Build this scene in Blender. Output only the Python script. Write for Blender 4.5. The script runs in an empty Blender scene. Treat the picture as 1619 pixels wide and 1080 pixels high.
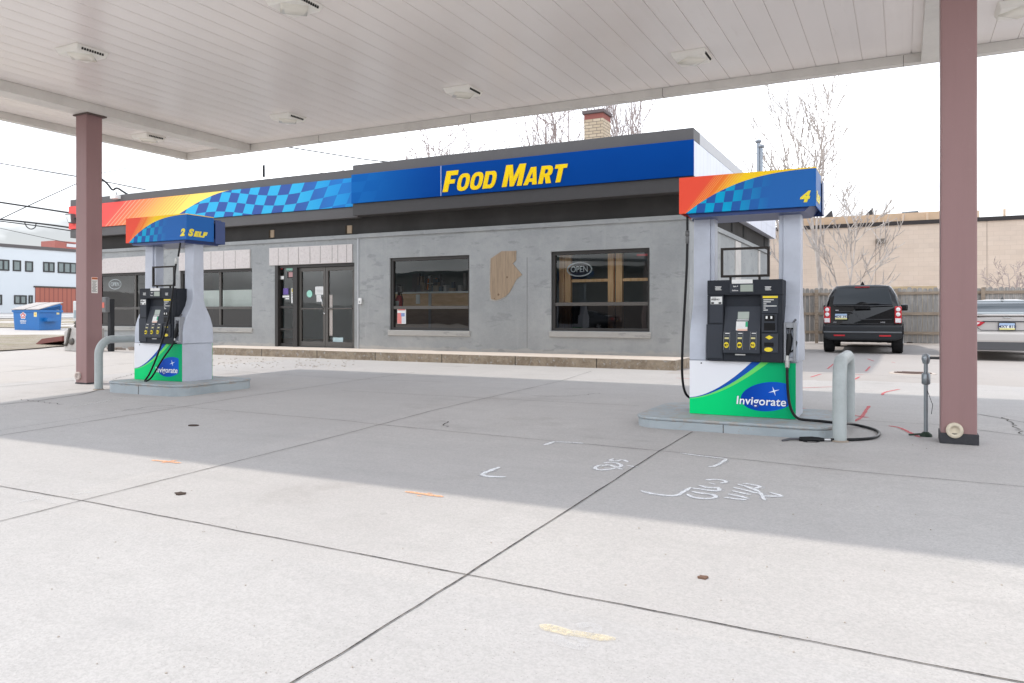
import bpy, bmesh, math, random
from mathutils import Vector, Matrix
R = math.radians
C = bpy.context.scene
COL = C.collection
random.seed(7)

# ---------------------------------------------------------------- camera, sky, sun, exposure
F = 1210.0; CX = 809.5; HY = 497.0; CH = 1.10
YAW = math.atan((1428 - CX) / F)
SN, CS = math.sin(YAW), math.cos(YAW)
cam = bpy.data.cameras.new('camera'); camo = bpy.data.objects.new('camera', cam); COL.objects.link(camo)
camo.location = (0, 0, CH); camo.rotation_euler = (R(90), 0, YAW)
cam.sensor_width = 36; cam.lens = 36 * F / 1619; cam.shift_y = (HY - 540) / 1619
cam.clip_start = 0.05; cam.clip_end = 2000
C.camera = camo

SHU, SHV = 0.66, 0.05          # horizontal run of the sunlight per metre of fall (towards +x, +y)
sun_dir = Vector((-SHU, -SHV, 1)).normalized()      # towards the sun
SUN_EL = math.asin(sun_dir.z); SUN_AZ = math.atan2(sun_dir.x, sun_dir.y)
w = bpy.data.worlds.new('World'); C.world = w; w.use_nodes = True
nt = w.node_tree; nt.nodes.clear()
out = nt.nodes.new('ShaderNodeOutputWorld'); bg = nt.nodes.new('ShaderNodeBackground')
sky = nt.nodes.new('ShaderNodeTexSky'); sky.sky_type = 'NISHITA'; sky.sun_disc = False
sky.sun_elevation = SUN_EL; sky.sun_rotation = SUN_AZ
tc = nt.nodes.new('ShaderNodeTexCoord'); sx = nt.nodes.new('ShaderNodeSeparateXYZ')
nt.links.new(tc.outputs['Generated'], sx.inputs[0])
rp = nt.nodes.new('ShaderNodeValToRGB'); cr = rp.color_ramp     # thin white overcast, brightest low down
cr.elements[0].position = 0.0; cr.elements[0].color = (.97, .98, 1, 1)
cr.elements[1].position = 1.0; cr.elements[1].color = (.36, .40, .47, 1)
e = cr.elements.new(.45); e.color = (.72, .76, .82, 1)
nt.links.new(sx.outputs['Z'], rp.inputs[0])
nz = nt.nodes.new('ShaderNodeTexNoise'); nz.inputs['Scale'].default_value = 2.6; nz.inputs['Detail'].default_value = 6
mp = nt.nodes.new('ShaderNodeMapping'); mp.inputs['Scale'].default_value = (1, 1, 3)
nt.links.new(tc.outputs['Generated'], mp.inputs[0]); nt.links.new(mp.outputs[0], nz.inputs['Vector'])
r2 = nt.nodes.new('ShaderNodeMapRange'); r2.inputs[1].default_value = .34; r2.inputs[2].default_value = .60
r2.inputs[3].default_value = 5.6; r2.inputs[4].default_value = 31.0
nt.links.new(nz.outputs[0], r2.inputs[0])
vm = nt.nodes.new('ShaderNodeVectorMath'); vm.operation = 'SCALE'
nt.links.new(rp.outputs[0], vm.inputs[0]); nt.links.new(r2.outputs[0], vm.inputs['Scale'])
mx = nt.nodes.new('ShaderNodeMix'); mx.data_type = 'RGBA'; mx.inputs[0].default_value = .84
nt.links.new(sky.outputs[0], mx.inputs[6]); nt.links.new(vm.outputs[0], mx.inputs[7])
nt.links.new(mx.outputs[2], bg.inputs[0]); bg.inputs[1].default_value = 0.095
nt.links.new(bg.outputs[0], out.inputs[0])
sl = bpy.data.lights.new('sun', 'SUN'); so = bpy.data.objects.new('sun', sl); COL.objects.link(so)
sl.energy = 1.65; sl.angle = R(1.2); sl.color = (1, .94, .86)
so.rotation_euler = (-sun_dir).to_track_quat('-Z', 'Y').to_euler(); so.location = (-20, -5, 30)
C.view_settings.view_transform = 'Standard'; C.view_settings.look = 'None'
C.view_settings.exposure = 0.55; C.view_settings.gamma = 1
C.cycles.max_bounces = 10; C.cycles.diffuse_bounces = 5; C.cycles.transparent_max_bounces = 16

# ---------------------------------------------------------------- photo measurements -> metres
def onv(x, y, v):
    X = (x - CX) / F; z = v / (SN * X + CS)
    return Vector((z * (CS * X - SN), v, CH + (HY - y) * z / F))
def onu(x, y, u):
    X = (x - CX) / F; z = u / (CS * X - SN)
    return Vector((u, z * (SN * X + CS), CH + (HY - y) * z / F))
def onz(x, y, Z):
    X = (x - CX) / F; z = (Z - CH) * F / (HY - y)
    return Vector((z * (CS * X - SN), z * (SN * X + CS), Z))
def lerp(t, pts):
    if t <= pts[0][0]: return pts[0][1]
    for (a, fa), (b, fb) in zip(pts, pts[1:]):
        if t <= b: return fa + (fb - fa) * (t - a) / (b - a)
    return pts[-1][1]
def G(u, v):                    # ground height
    z = lerp(v, [(-30, -.1), (1.5, -.09), (7, .05), (11, .085), (13.6, .10), (19, .03), (24, .04), (28, .13), (60, .3)])
    if u < -14: z += .0021 * (-14 - u) ** 1.5
    return z
def gnd(x, y, dz=0.0):
    Z = .05
    for _ in range(40):
        p = onz(x, y, Z); Z += .7 * (G(p.x, p.y) - Z)
    return Vector((p.x, p.y, G(p.x, p.y) + dz))

# ---------------------------------------------------------------- node helpers
class E:
    def __init__(s, t, v): s.t = t; s.v = v
    def _m(s, op, *o):
        n = s.t.nodes.new('ShaderNodeMath'); n.operation = op
        for i, a in enumerate((s,) + o):
            a = a.v if isinstance(a, E) else a
            if isinstance(a, (int, float)): n.inputs[i].default_value = a
            else: s.t.links.new(a, n.inputs[i])
        return E(s.t, n.outputs[0])
    def __add__(s, o): return s._m('ADD', o)
    def __sub__(s, o): return s._m('SUBTRACT', o)
    def __mul__(s, o): return s._m('MULTIPLY', o)
    def __truediv__(s, o): return s._m('DIVIDE', o)
    def __rsub__(s, o): return (s * -1) + o
    __radd__ = __add__; __rmul__ = __mul__
    def pw(s, o): return s._m('MAXIMUM', 0.0)._m('POWER', o)
    def lt(s, o): return s._m('LESS_THAN', o)
    def gt(s, o): return s._m('GREATER_THAN', o)
    def sin(s): return s._m('SINE')
    def abs(s): return s._m('ABSOLUTE')
    def fr(s): return s._m('FRACT')
    def fl(s): return s._m('FLOOR')
    def mn(s, o): return s._m('MINIMUM', o)
    def mxx(s, o): return s._m('MAXIMUM', o)
    def ss(s, a, b):
        n = s.t.nodes.new('ShaderNodeMapRange'); n.interpolation_type = 'SMOOTHSTEP'
        s.t.links.new(s.v, n.inputs[0]); n.inputs[1].default_value = a; n.inputs[2].default_value = b
        return E(s.t, n.outputs[0])
class Mat:
    def __init__(s, name, col=(.5, .5, .5), rough=.6, metal=0.0, spec=.5):
        s.m = bpy.data.materials.new(name); s.m.use_nodes = True; s.t = s.m.node_tree
        s.b = s.t.nodes['Principled BSDF']; s.b.inputs['Base Color'].default_value = (*col, 1)
        s.b.inputs['Roughness'].default_value = rough; s.b.inputs['Metallic'].default_value = metal
        s.b.inputs['Specular IOR Level'].default_value = spec
        s._c = None
    def co(s):
        if not s._c:
            n = s.t.nodes.new('ShaderNodeTexCoord'); q = s.t.nodes.new('ShaderNodeSeparateXYZ')
            s.t.links.new(n.outputs['Object'], q.inputs[0]); s._o = n.outputs['Object']
            s._c = [E(s.t, q.outputs[i]) for i in range(3)]
        return s._c
    def noise(s, scale=5, detail=4, rough=.5, st=(1, 1, 1), off=0):
        s.co(); m = s.t.nodes.new('ShaderNodeMapping'); m.inputs['Scale'].default_value = st
        m.inputs['Location'].default_value = (off, off * .7, off * .3)
        s.t.links.new(s._o, m.inputs[0]); n = s.t.nodes.new('ShaderNodeTexNoise')
        n.inputs['Scale'].default_value = scale; n.inputs['Detail'].default_value = detail; n.inputs['Roughness'].default_value = rough
        s.t.links.new(m.outputs[0], n.inputs['Vector']); return E(s.t, n.outputs[0])
    def vor(s, scale=5, st=(1, 1, 1)):
        s.co(); m = s.t.nodes.new('ShaderNodeMapping'); m.inputs['Scale'].default_value = st
        s.t.links.new(s._o, m.inputs[0]); n = s.t.nodes.new('ShaderNodeTexVoronoi'); n.inputs['Scale'].default_value = scale
        s.t.links.new(m.outputs[0], n.inputs['Vector']); return E(s.t, n.outputs['Distance'])
    def mix(s, f, a, b):
        n = s.t.nodes.new('ShaderNodeMix'); n.data_type = 'RGBA'
        if isinstance(f, E): s.t.links.new(f.v, n.inputs[0])
        else: n.inputs[0].default_value = f
        for v, i in ((a, 6), (b, 7)):
            if isinstance(v, tuple): n.inputs[i].default_value = (*v, 1)
            else: s.t.links.new(v, n.inputs[i])
        return n.outputs[2]
    def col(s, sock): s.t.links.new(sock, s.b.inputs['Base Color']); return s
    def bump(s, h, st=.3, d=.01):
        n = s.t.nodes.new('ShaderNodeBump'); n.inputs['Strength'].default_value = st; n.inputs['Distance'].default_value = d
        s.t.links.new(h.v, n.inputs['Height']); s.t.links.new(n.outputs[0], s.b.inputs['Normal']); return s
    def rough(s, e): s.t.links.new(e.v, s.b.inputs['Roughness']); return s
_mc = {}
def flat(col, rough=.6, metal=0.0, name='paint', spec=.5, dirt=.12, sc=6):
    k = (col, rough, metal, name, dirt, sc, spec)
    if k not in _mc:
        M = Mat(name, col, rough, metal, spec if max(col) > .12 or metal else spec * .35)
        if dirt:
            f = M.noise(sc, 6, .6).ss(.35, .75) * dirt
            g = M.noise(sc * 9, 3, .6, off=3).ss(.45, .8) * (dirt * .6)
            M.col(M.mix(g, M.mix(f, col, tuple(c * .55 + .02 for c in col)), tuple(min(1, c * 1.15 + .03) for c in col)))
        _mc[k] = M.m
    return _mc[k]

# ---------------------------------------------------------------- mesh helpers
class MB:
    def __init__(s): s.v = []; s.f = []; s.mi = []; s.cur = 0; s.sm = []
    def add(s, vs, fs, smooth=False):
        o = len(s.v); s.v += [tuple(v) for v in vs]
        for f in fs: s.f.append(tuple(i + o for i in f)); s.mi.append(s.cur); s.sm.append(smooth)
        return s
    def box(s, x0, x1, y0, y1, z0, z1):
        x0, x1 = min(x0, x1), max(x0, x1); y0, y1 = min(y0, y1), max(y0, y1); z0, z1 = min(z0, z1), max(z0, z1)
        return s.add([(x0, y0, z0), (x1, y0, z0), (x1, y1, z0), (x0, y1, z0), (x0, y0, z1), (x1, y0, z1), (x1, y1, z1), (x0, y1, z1)],
              [(0, 3, 2, 1), (4, 5, 6, 7), (0, 1, 5, 4), (1, 2, 6, 5), (2, 3, 7, 6), (3, 0, 4, 7)])
    def prism(s, poly, d0, d1, ax='y'):     # poly in the plane across the axis; ax y: (x,z); x: (y,z); z: (x,y)
        def P(a, b, d): return {'y': (a, d, b), 'x': (d, a, b), 'z': (a, b, d)}[ax]
        n = len(poly); vs = [P(a, b, d0) for a, b in poly] + [P(a, b, d1) for a, b in poly]
        fs = [tuple(range(n)), tuple(range(2 * n - 1, n - 1, -1))] + [(i, i + n, (i + 1) % n + n, (i + 1) % n) for i in range(n)]
        return s.add(vs, fs)
    def tube(s, pts, r, seg=8, cap=True, smooth=True):
        pts = [Vector(p) for p in pts]; n = len(pts); rs = r if isinstance(r, (list, tuple)) else [r] * n
        vs = []; up = None
        for i, p in enumerate(pts):
            d = (pts[min(i + 1, n - 1)] - pts[max(i - 1, 0)])
            d = d.normalized() if d.length > 1e-9 else Vector((0, 0, 1))
            if up is None: up = Vector((0, 0, 1)) if abs(d.z) < .9 else Vector((1, 0, 0))
            a = up - d * up.dot(d)
            a = a.normalized() if a.length > 1e-6 else d.orthogonal().normalized()
            b = d.cross(a); up = a
            for k in range(seg):
                t = 2 * math.pi * k / seg; vs.append(p + (a * math.cos(t) + b * math.sin(t)) * rs[i])
        fs = [(i * seg + k, i * seg + (k + 1) % seg, (i + 1) * seg + (k + 1) % seg, (i + 1) * seg + k) for i in range(n - 1) for k in range(seg)]
        s.add(vs, fs, smooth)
        if cap: s.add(vs[:seg], [tuple(range(seg - 1, -1, -1))]); s.add(vs[-seg:], [tuple(range(seg))])
        return s
    def lathe(s, c, prof, seg=20, ax='z', smooth=True):     # prof: (radius, along)
        vs = []; c = Vector(c)
        for r, h in prof:
            for k in range(seg):
                t = 2 * math.pi * k / seg; a, b = r * math.cos(t), r * math.sin(t)
                vs.append(c + Vector({'z': (a, b, h), 'y': (a, h, b), 'x': (h, a, b)}[ax]))
        m = len(prof)
        fs = [(i * seg + k, i * seg + (k + 1) % seg, (i + 1) * seg + (k + 1) % seg, (i + 1) * seg + k) for i in range(m - 1) for k in range(seg)]
        s.add(vs, fs, smooth); s.add(vs[:seg], [tuple(range(seg))]); s.add(vs[-seg:], [tuple(range(seg))]); return s
    def quad(s, *p): return s.add(p, [tuple(range(len(p)))])
    def build(s, name, mats, parent=None, bevel=0, loc=None, shade=None, label=None):
        me = bpy.data.meshes.new(name); me.from_pydata(s.v, [], s.f)
        if not isinstance(mats, (list, tuple)): mats = [mats]
        for m in mats: me.materials.append(m.m if isinstance(m, Mat) else m)
        me.polygons.foreach_set('material_index', s.mi); me.polygons.foreach_set('use_smooth', s.sm)
        if len(s.f) > 1:
            bm = bmesh.new(); bm.from_mesh(me); bmesh.ops.recalc_face_normals(bm, faces=bm.faces); bm.to_mesh(me); bm.free()
        me.update(); o = bpy.data.objects.new(name, me); COL.objects.link(o)
        if parent: o.parent = parent
        if loc: o.location = loc
        if bevel:
            b = o.modifiers.new('bevel', 'BEVEL'); b.width = bevel; b.segments = 2; b.limit_method = 'ANGLE'; b.angle_limit = R(40)
        if label: o['label'] = label
        return o
def tag(o, label=None, cat=None, group=None, kind=None):
    for k, v in (('label', label), ('category', cat), ('group', group), ('kind', kind)):
        if v: o[k] = v
    return o
def thing(name, label, cat, loc=(0, 0, 0), rz=0, group=None):
    o = bpy.data.objects.new(name, None); COL.objects.link(o); o.location = loc; o.rotation_euler = (0, 0, rz)
    o.empty_display_size = .2
    return tag(o, label, cat, group)
def struct(o): o['kind'] = 'structure'; return o
def copy_tree(o, parent=None):
    c = o.copy(); COL.objects.link(c)
    if parent: c.parent = parent
    for ch in [x for x in COL.objects if x.parent == o]: copy_tree(ch, c)
    return c
def text(s, size, ext=.003, bold=0.0, shear=0.0, sx=1.0, align='LEFT'):
    cu = bpy.data.curves.new('t', 'FONT'); cu.body = s; cu.size = size; cu.extrude = ext; cu.offset = bold; cu.shear = shear
    cu.align_x = align; cu.space_character = 1.0 + bold * 2.5 / size; cu.resolution_u = 4
    o = bpy.data.objects.new('t', cu); COL.objects.link(o)
    dg = bpy.context.evaluated_depsgraph_get(); me = bpy.data.meshes.new_from_object(o.evaluated_get(dg))
    vs = [(v.co.x * sx, v.co.y, v.co.z) for v in me.vertices]; fs = [tuple(p.vertices) for p in me.polygons]
    bpy.data.objects.remove(o); bpy.data.curves.remove(cu); bpy.data.meshes.remove(me)
    return vs, fs
def tx(mb, s, x, y, z, size, ext=.003, bold=0.0, shear=0.0, sx=1.0, align='LEFT', side=False):
    vs, fs = text(s, size, ext, bold, shear, sx, align)
    mb.add([(x + b[2], y + b[0], z + b[1]) if side else (x + b[0], y - b[2], z + b[1]) for b in vs], fs)
    return max([v[0] for v in vs] or [0])

# ---------------------------------------------------------------- ground materials
def concrete():
    M = Mat('concrete', rough=.85); x, y, z = M.co()
    a = M.noise(.35, 6, .6).ss(.3, .7); b = M.noise(3.5, 8, .65, off=2).ss(.3, .75); c = (M.noise(90, 3, .7, off=5) * .6 + M.noise(38, 4, .7, off=15) * .4).ss(.38, .64)
    d = M.noise(1.3, 10, .7, (1, 5, 1), 9).ss(.45, .8)
    cell = ((x + 1.75) / 3.05).fl() * 3.7 + ((y - 2.75) / 3.4).fl() * 1.9
    pv = (cell.sin() * 43.7).fr()
    k = M.mix(a, (.47, .443, .425), (.545, .52, .497))
    k = M.mix(b * .42, k, (.43, .41, .39)); k = M.mix(d * .45, k, (.38, .36, .345)); k = M.mix(pv * .35, k, (.43, .42, .42))
    k = M.mix(c * .62, k, (.35, .335, .32))
    sp = M.vor(48).lt(.13) * M.noise(2.0, 2, off=11).ss(.36, .6)
    k = M.mix(sp * .55, k, (.22, .2, .18))
    bay_shade = (y + M.noise(.7, 4, off=4) * 1.6).gt(13.4) * x.gt(-3.6)         # brown tint painting the store's shadow on the ground by the parking bays
    k = M.mix(bay_shade * .55, k, (.36, .31, .275))
    tr2 = M.noise(.5, 6, .7, (2.6, .18, 1), 41).ss(.56, .74); k = M.mix(tr2 * .28, k, (.35, .335, .33))
    lft = (x * -1).gt(12.2); k = M.mix(lft * .35, k, (.50, .44, .38))
    stain = M.noise(.9, 6, .65, off=21).ss(.55, .74) * M.noise(.25, 2, off=8).ss(.4, .6)
    drip = M.vor(2.2).lt(.05) * M.noise(.6, 2, off=33).ss(.45, .6); k = M.mix(drip * .5, k, (.2, .18, .16))
    trk = M.noise(.8, 5, .7, (.12, 2.2, 1), 17).ss(.55, .75); k = M.mix(trk * .3, k, (.36, .345, .335))
    k = M.mix(stain * .4, k, (.25, .22, .2))
    M.col(k); M.bump(M.noise(70, 4, .7, off=5) + M.vor(55) * .3, .35, .006); return M
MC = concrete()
def joint_mat():
    M = Mat('joint', (.05, .045, .04), .9); f = M.noise(30, 4); M.col(M.mix(f.ss(.4, .65), (.035, .032, .03), (.16, .14, .12))); return M
MJ = joint_mat()
def verge():
    M = Mat('dry_verge', rough=1); a = M.noise(1.2, 8, .7).ss(.35, .65); b = M.noise(9, 6, .7, off=3).ss(.4, .7); c = M.noise(40, 3, .8, off=6).ss(.4, .7)
    k = M.mix(a, (.50, .43, .34), (.38, .32, .23)); k = M.mix(b * .6, k, (.56, .49, .41)); k = M.mix(c * .6, k, (.17, .13, .09))
    g = M.noise(.8, 4, off=14).ss(.55, .68); k = M.mix(g * .5, k, (.26, .28, .10)); M.col(k); M.bump(c, .8, .03); return M
MV = verge()

# ---------------------------------------------------------------- ground
us = [-420, -300, -200, -150] + [-120 + i * 4 for i in range(27)] + [-14 + i * 1.0 for i in range(33)] + [24, 30, 60, 120, 300]
vs_ = [-200, -100, -60, -30, -20, -10, -4, -2, 0] + [1.5 + i * .55 for i in range(11)] + [7.5 + i * .5 for i in range(8)] + [11.52, 12.04, 12.56, 13.08, 13.6, 15, 16, 17, 18, 19, 20.5, 22, 24, 26, 28, 32, 40, 60, 100, 200, 500]
mb = MB(); V = [(u, v, G(u, v)) for v in vs_ for u in us]; n = len(us)
mb.add(V, [(j * n + i, j * n + i + 1, (j + 1) * n + i + 1, (j + 1) * n + i) for j in range(len(vs_) - 1) for i in range(n - 1)], True)
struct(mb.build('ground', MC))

def densify(pts, step):
    o = [pts[0]]
    for a, b in zip(pts, pts[1:]):
        k = max(1, int((b - a).length / step)); o += [a + (b - a) * (i / k) for i in range(1, k + 1)]
    return o
def ribbon(mb, pts, wd, wob=0.0, dz=.004, step=.15, taper=False, rng=random):
    pts = densify([Vector(p) for p in pts], step); L = []; n = len(pts)
    for i, p in enumerate(pts):
        d = pts[min(i + 1, n - 1)] - pts[max(i - 1, 0)]; d.z = 0
        d = d.normalized() if d.length > 1e-9 else Vector((1, 0, 0)); q = Vector((-d.y, d.x, 0))
        o = rng.gauss(0, wob); ww = wd * rng.uniform(.75, 1.2) * (.5 if dz != .004 else .38)
        if taper and i in (0, n - 1): ww *= .4
        for s in (1, -1):
            r = p + q * (o + s * ww); L.append((r.x, r.y, G(r.x, r.y) + dz))
    mb.add(L, [(2 * i, 2 * i + 1, 2 * i + 3, 2 * i + 2) for i in range(n - 1)])
jm = MB()
for pl, wd in (([(440, 1093), (540, 1034), (738, 909), (954, 771), (1043, 713), (1095, 683)], .013),
           ([(-60, 840), (129, 792), (540, 688), (737, 637), (886, 603), (935, 587)], .012),
           ([(-60, 698), (0, 689), (287, 644), (471, 615.5), (540, 605), (655, 589)], .016),
           ([(-60, 690), (0, 681), (200, 650), (290, 643)], .008),
           ([(-40, 762), (129, 792), (540, 871), (736, 909), (1080, 976), (1540, 1066), (1640, 1085)], .011),
           ([(287, 643.5), (540, 665), (598, 671.6), (882, 698.6), (1072, 716), (1350, 746), (1640, 772)], .010),
           ([(540, 618), (848, 634), (1010, 642)], .012), ([(1345, 664), (1480, 672), (1640, 692)], .014),
           ([(1270, 590), (1380, 593), (1480, 600)], .02), ([(0, 612), (60, 607), (117, 602)], .03), ([(0, 589), (118, 578)], .03),
           ([(160, 580), (215, 574)], .02), ([(1545, 655), (1640, 672)], .02), ([(340, 585), (560, 600), (700, 604)], .012),
           ([(0, 640), (60, 634), (130, 624), (160, 616)], .03)):
    ribbon(jm, [gnd(*p) for p in pl], wd * .85, .0016, .004, .11)
for pl in ([(700, 666), (706, 676)], [(1590, 660), (1619, 690)], [(180, 600), (215, 590)], [(840, 626), (900, 627), (950, 622)], [(190, 650), (240, 643), (278, 642)], [(30, 632), (100, 640)]):
    ribbon(jm, [gnd(*p) for p in pl], .015, .02, .004, .05, True)
struct(jm.build('paving_joint', MJ))

# verge, strips and road at the left
def sheet(name, px, mat, dz, uv=False):
    m = MB(); pts = [Vector((*p, 0)) if uv else gnd(*p) for p in px]
    bm = bmesh.new(); f = bm.faces.new([bm.verts.new((p.x, p.y, 0)) for p in pts])
    bmesh.ops.triangulate(bm, faces=[f])
    for _ in range(4): bmesh.ops.subdivide_edges(bm, edges=bm.edges, cuts=1)
    for v in bm.verts: v.co.z = G(v.co.x, v.co.y) + dz
    me = bpy.data.meshes.new(name); bm.to_mesh(me); bm.free(); me.materials.append(mat.m if isinstance(mat, Mat) else mat)
    o = bpy.data.objects.new(name, me); COL.objects.link(o); return struct(o)
sheet('verge', [(-200, 533), (-100, 531), (60, 530), (160, 531), (220, 536), (200, 541), (118, 547), (60, 552), (0, 556), (-200, 566)], MV, .03)
sheet('gravel', [(-56, 16), (-44, 20), (-43, 24), (-40, 25.5), (-36, 28), (-33, 60), (-56, 60)], MV, .03, True)
sheet('road', [(-74, 15), (-58, 15), (-58, 90), (-74, 90)], flat((.44, .43, .42), .9, name='asphalt'), .05, True)

# ---------------------------------------------------------------- painted ground marks
def spray(col, dens=.5):
    M = Mat('spray_paint', col, .8); f = M.noise(60, 5, .75).ss(.15, .15 + dens)
    tr = M.t.nodes.new('ShaderNodeBsdfTransparent'); mx = M.t.nodes.new('ShaderNodeMixShader')
    M.t.links.new(f.v, mx.inputs[0]); M.t.links.new(tr.outputs[0], mx.inputs[1]); M.t.links.new(M.b.outputs[0], mx.inputs[2])
    M.t.links.new(mx.outputs[0], M.t.nodes['Material Output'].inputs[0]); return M
def smooth(pts, k=2):
    for _ in range(k):
        o = [pts[0]]
        for a, b in zip(pts, pts[1:]): o += [a * .75 + b * .25, a * .25 + b * .75]
        pts = o + [pts[-1]]
    return pts
def marks(name, strokes, ox, oy, sc, mat, wd, mat2=None):
    m = MB()
    for st in strokes:
        pts = smooth([gnd(ox + a / sc, oy + b / sc) for a, b in st], 1) if len(st) > 2 else [gnd(ox + a / sc, oy + b / sc) for a, b in st]
        ribbon(m, pts, wd, .002, .0035, .03, True)
        if mat2: m.cur = 1; ribbon(m, pts, wd * 2.4, .004, .0022, .03, True); m.cur = 0
    return struct(m.build(name, [mat] + ([mat2] if mat2 else [])))
MW = spray((.85, .85, .86), .42); MWf = spray((.72, .71, .71), 1.3); MR = spray((.62, .12, .13), .5); MO = spray((.85, .45, .25), .5); MY = spray((.84, .72, .48), .8)
MF = spray((.70, .70, .71), 1.2)
marks('painted_writing', [[(300, 300), (270, 285), (200, 300), (130, 306), (90, 287), (130, 265), (190, 270)],
    [(160, 250), (240, 243), (308, 270), (270, 285), (200, 262), (150, 275)], [(345, 243), (310, 225), (250, 238), (205, 228), (240, 218)],
    [(340, 272), (420, 280)], [(740, 175), (880, 195), (1095, 220)], [(1095, 220), (1010, 275), (950, 278)],
    [(440, 460), (560, 490), (715, 500), (760, 470), (820, 435)], [(790, 485), (850, 515), (970, 522), (1020, 505), (950, 482)],
    [(830, 465), (900, 480), (1010, 492)], [(830, 440), (940, 455), (1035, 465), (1030, 440)], [(880, 420), (960, 440), (1040, 436)],
    [(960, 400), (1005, 413)], [(930, 380), (1000, 372), (1085, 385), (1078, 400), (1040, 402)],
    [(1070, 510), (1150, 520), (1240, 528)], [(1100, 485), (1180, 500), (1260, 520)], [(1130, 460), (1200, 475), (1270, 492)], [(1140, 435), (1230, 455), (1330, 480)],
    [(1170, 410), (1250, 430), (1340, 470)], [(1210, 405), (1290, 415), (1352, 430), (1300, 442)],
    [(1345, 500), (1520, 503)], [(1520, 503), (1410, 470)], [(1340, 470), (1380, 532)]], 920, 680, 4.762, MW, .026, MF)
marks('painted_bracket', [[(520, 372), (460, 395)], [(460, 395), (475, 403), (540, 405)], [(665, 300), (700, 288)], [(700, 288), (795, 294)]], 540, 560, 2.078, MW, .036, MF)
marks('painted_tick', [[(210, 452), (335, 470)], [(248, 466), (262, 468)], [(284, 457), (300, 459)]], 540, 560, 2.078, MO, .036)
marks('painted_line', [[(650, 892), (740, 915), (900, 940)]], 540, 560, 2.078, MY, .05)
marks('painted_scribble', [[(700, 925), (730, 955), (800, 965), (790, 940), (740, 920)], [(770, 895), (830, 890), (850, 910), (800, 925)]], 540, 560, 2.078, MWf, .045)
marks('painted_cross', [[(540, 288), (645, 298)], [(575, 298), (630, 288)]], 0, 600, 2.25, MO, .036)
marks('painted_strokes', [[(0, 97), (60, 94)], [(250, 98), (340, 86), (470, 60)], [(285, 80), (400, 72)], [(300, 90), (390, 80)], [(110, 415), (200, 440)], [(60, 440), (130, 425)], [(0, 130), (40, 125)], [(260, 410), (330, 400)]], 0, 600, 2.25, MWf, .05)
marks('utility_markings', [[(390, 92), (430, 60)], [(655, 78), (628, 108)], [(285, 145), (350, 125)], [(590, 142), (535, 172)], [(650, 325), (620, 370), (600, 400), (550, 425)],
    [(510, 370), (580, 390), (650, 398)], [(770, 450), (840, 460), (900, 490), (965, 522)], [(220, 340), (300, 350), (400, 355)], [(840, 220), (740, 240), (730, 258)], [(640, 30), (680, 45)],
    [(790, 50), (812, 54)], [(230, 212), (420, 205)], [(440, 125), (620, 130)], [(-560, 150), (-200, 170), (-120, 170)], [(-880, 90), (-700, 95)], [(-500, 90), (-400, 92)]], 1210, 560, 3.958, MR, .035)
# bits on the pavement
for i, (x, y, s, lab) in enumerate(((286, 781, .045, 'dark squashed scrap on the sunlit concrete left of centre'), (1112, 914, .03, 'small brown leaf lying on the bright concrete in the foreground'), (306, 673, .06, 'dark round cap set in the shaded concrete near the left pump'))):
    p = gnd(x, y); m = MB(); pts = []
    for k in range(11):
        t = 2 * math.pi * k / 11; r = s * (random.uniform(.55, 1.2) if i < 2 else 1); pts.append((p.x + r * math.cos(t), p.y + r * math.sin(t) * .7))
    m.prism(pts, p.z - .005, p.z + .007, 'z')
    tag(m.build('litter' if i < 2 else 'access_cap', flat((.07, .05, .04) if i != 1 else (.16, .09, .06), .9), label=lab), cat='litter' if i < 2 else 'cover')
m = MB()                                                       # tiny chips and grit
for _ in range(70):
    x, y = random.uniform(0, 1619), random.uniform(640, 1080); p = gnd(x, y); r = random.uniform(.0018, .0042)
    m.prism([(p.x + r * random.uniform(.6, 1.4) * math.cos(t), p.y + r * random.uniform(.6, 1.4) * math.sin(t)) for t in (0, 1.3, 2.5, 3.7, 5)], p.z - .002, p.z + .004, 'z')
for _ in range(170):
    x, y = random.uniform(330, 560), random.uniform(566, 582); p = gnd(x, y); r = random.uniform(.006, .02)
    m.prism([(p.x + r * random.uniform(.6, 1.4) * math.cos(t), p.y + r * random.uniform(.6, 1.4) * math.sin(t)) for t in (0, 1.3, 2.5, 3.7, 5)], p.z - .002, p.z + r * .6, 'z')
tag(m.build('grit', flat((.42, .37, .32), .95)), 'brown grit and broken concrete crumbs scattered on the paving', 'grit', kind='stuff')
p = gnd(1443, 591); t = thing('manhole_cover', 'round rusty manhole cover behind the steel pipe post', 'manhole cover', p)
m = MB(); m.lathe((0, 0, 0), [(.36, .0), (.36, .012), (.33, .02), (.31, .012), (0.01, .012)], 28); m.build('rim', flat((.55, .48, .42), .8), t)
m = MB()
for k in range(-3, 4):
    hw = math.sqrt(max(0, .29 ** 2 - (k * .08) ** 2)); m.box(-hw, hw, k * .08 - .02, k * .08 + .02, .012, .022)
m.build('grate', flat((.12, .07, .055), .7, .4), t)

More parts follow.
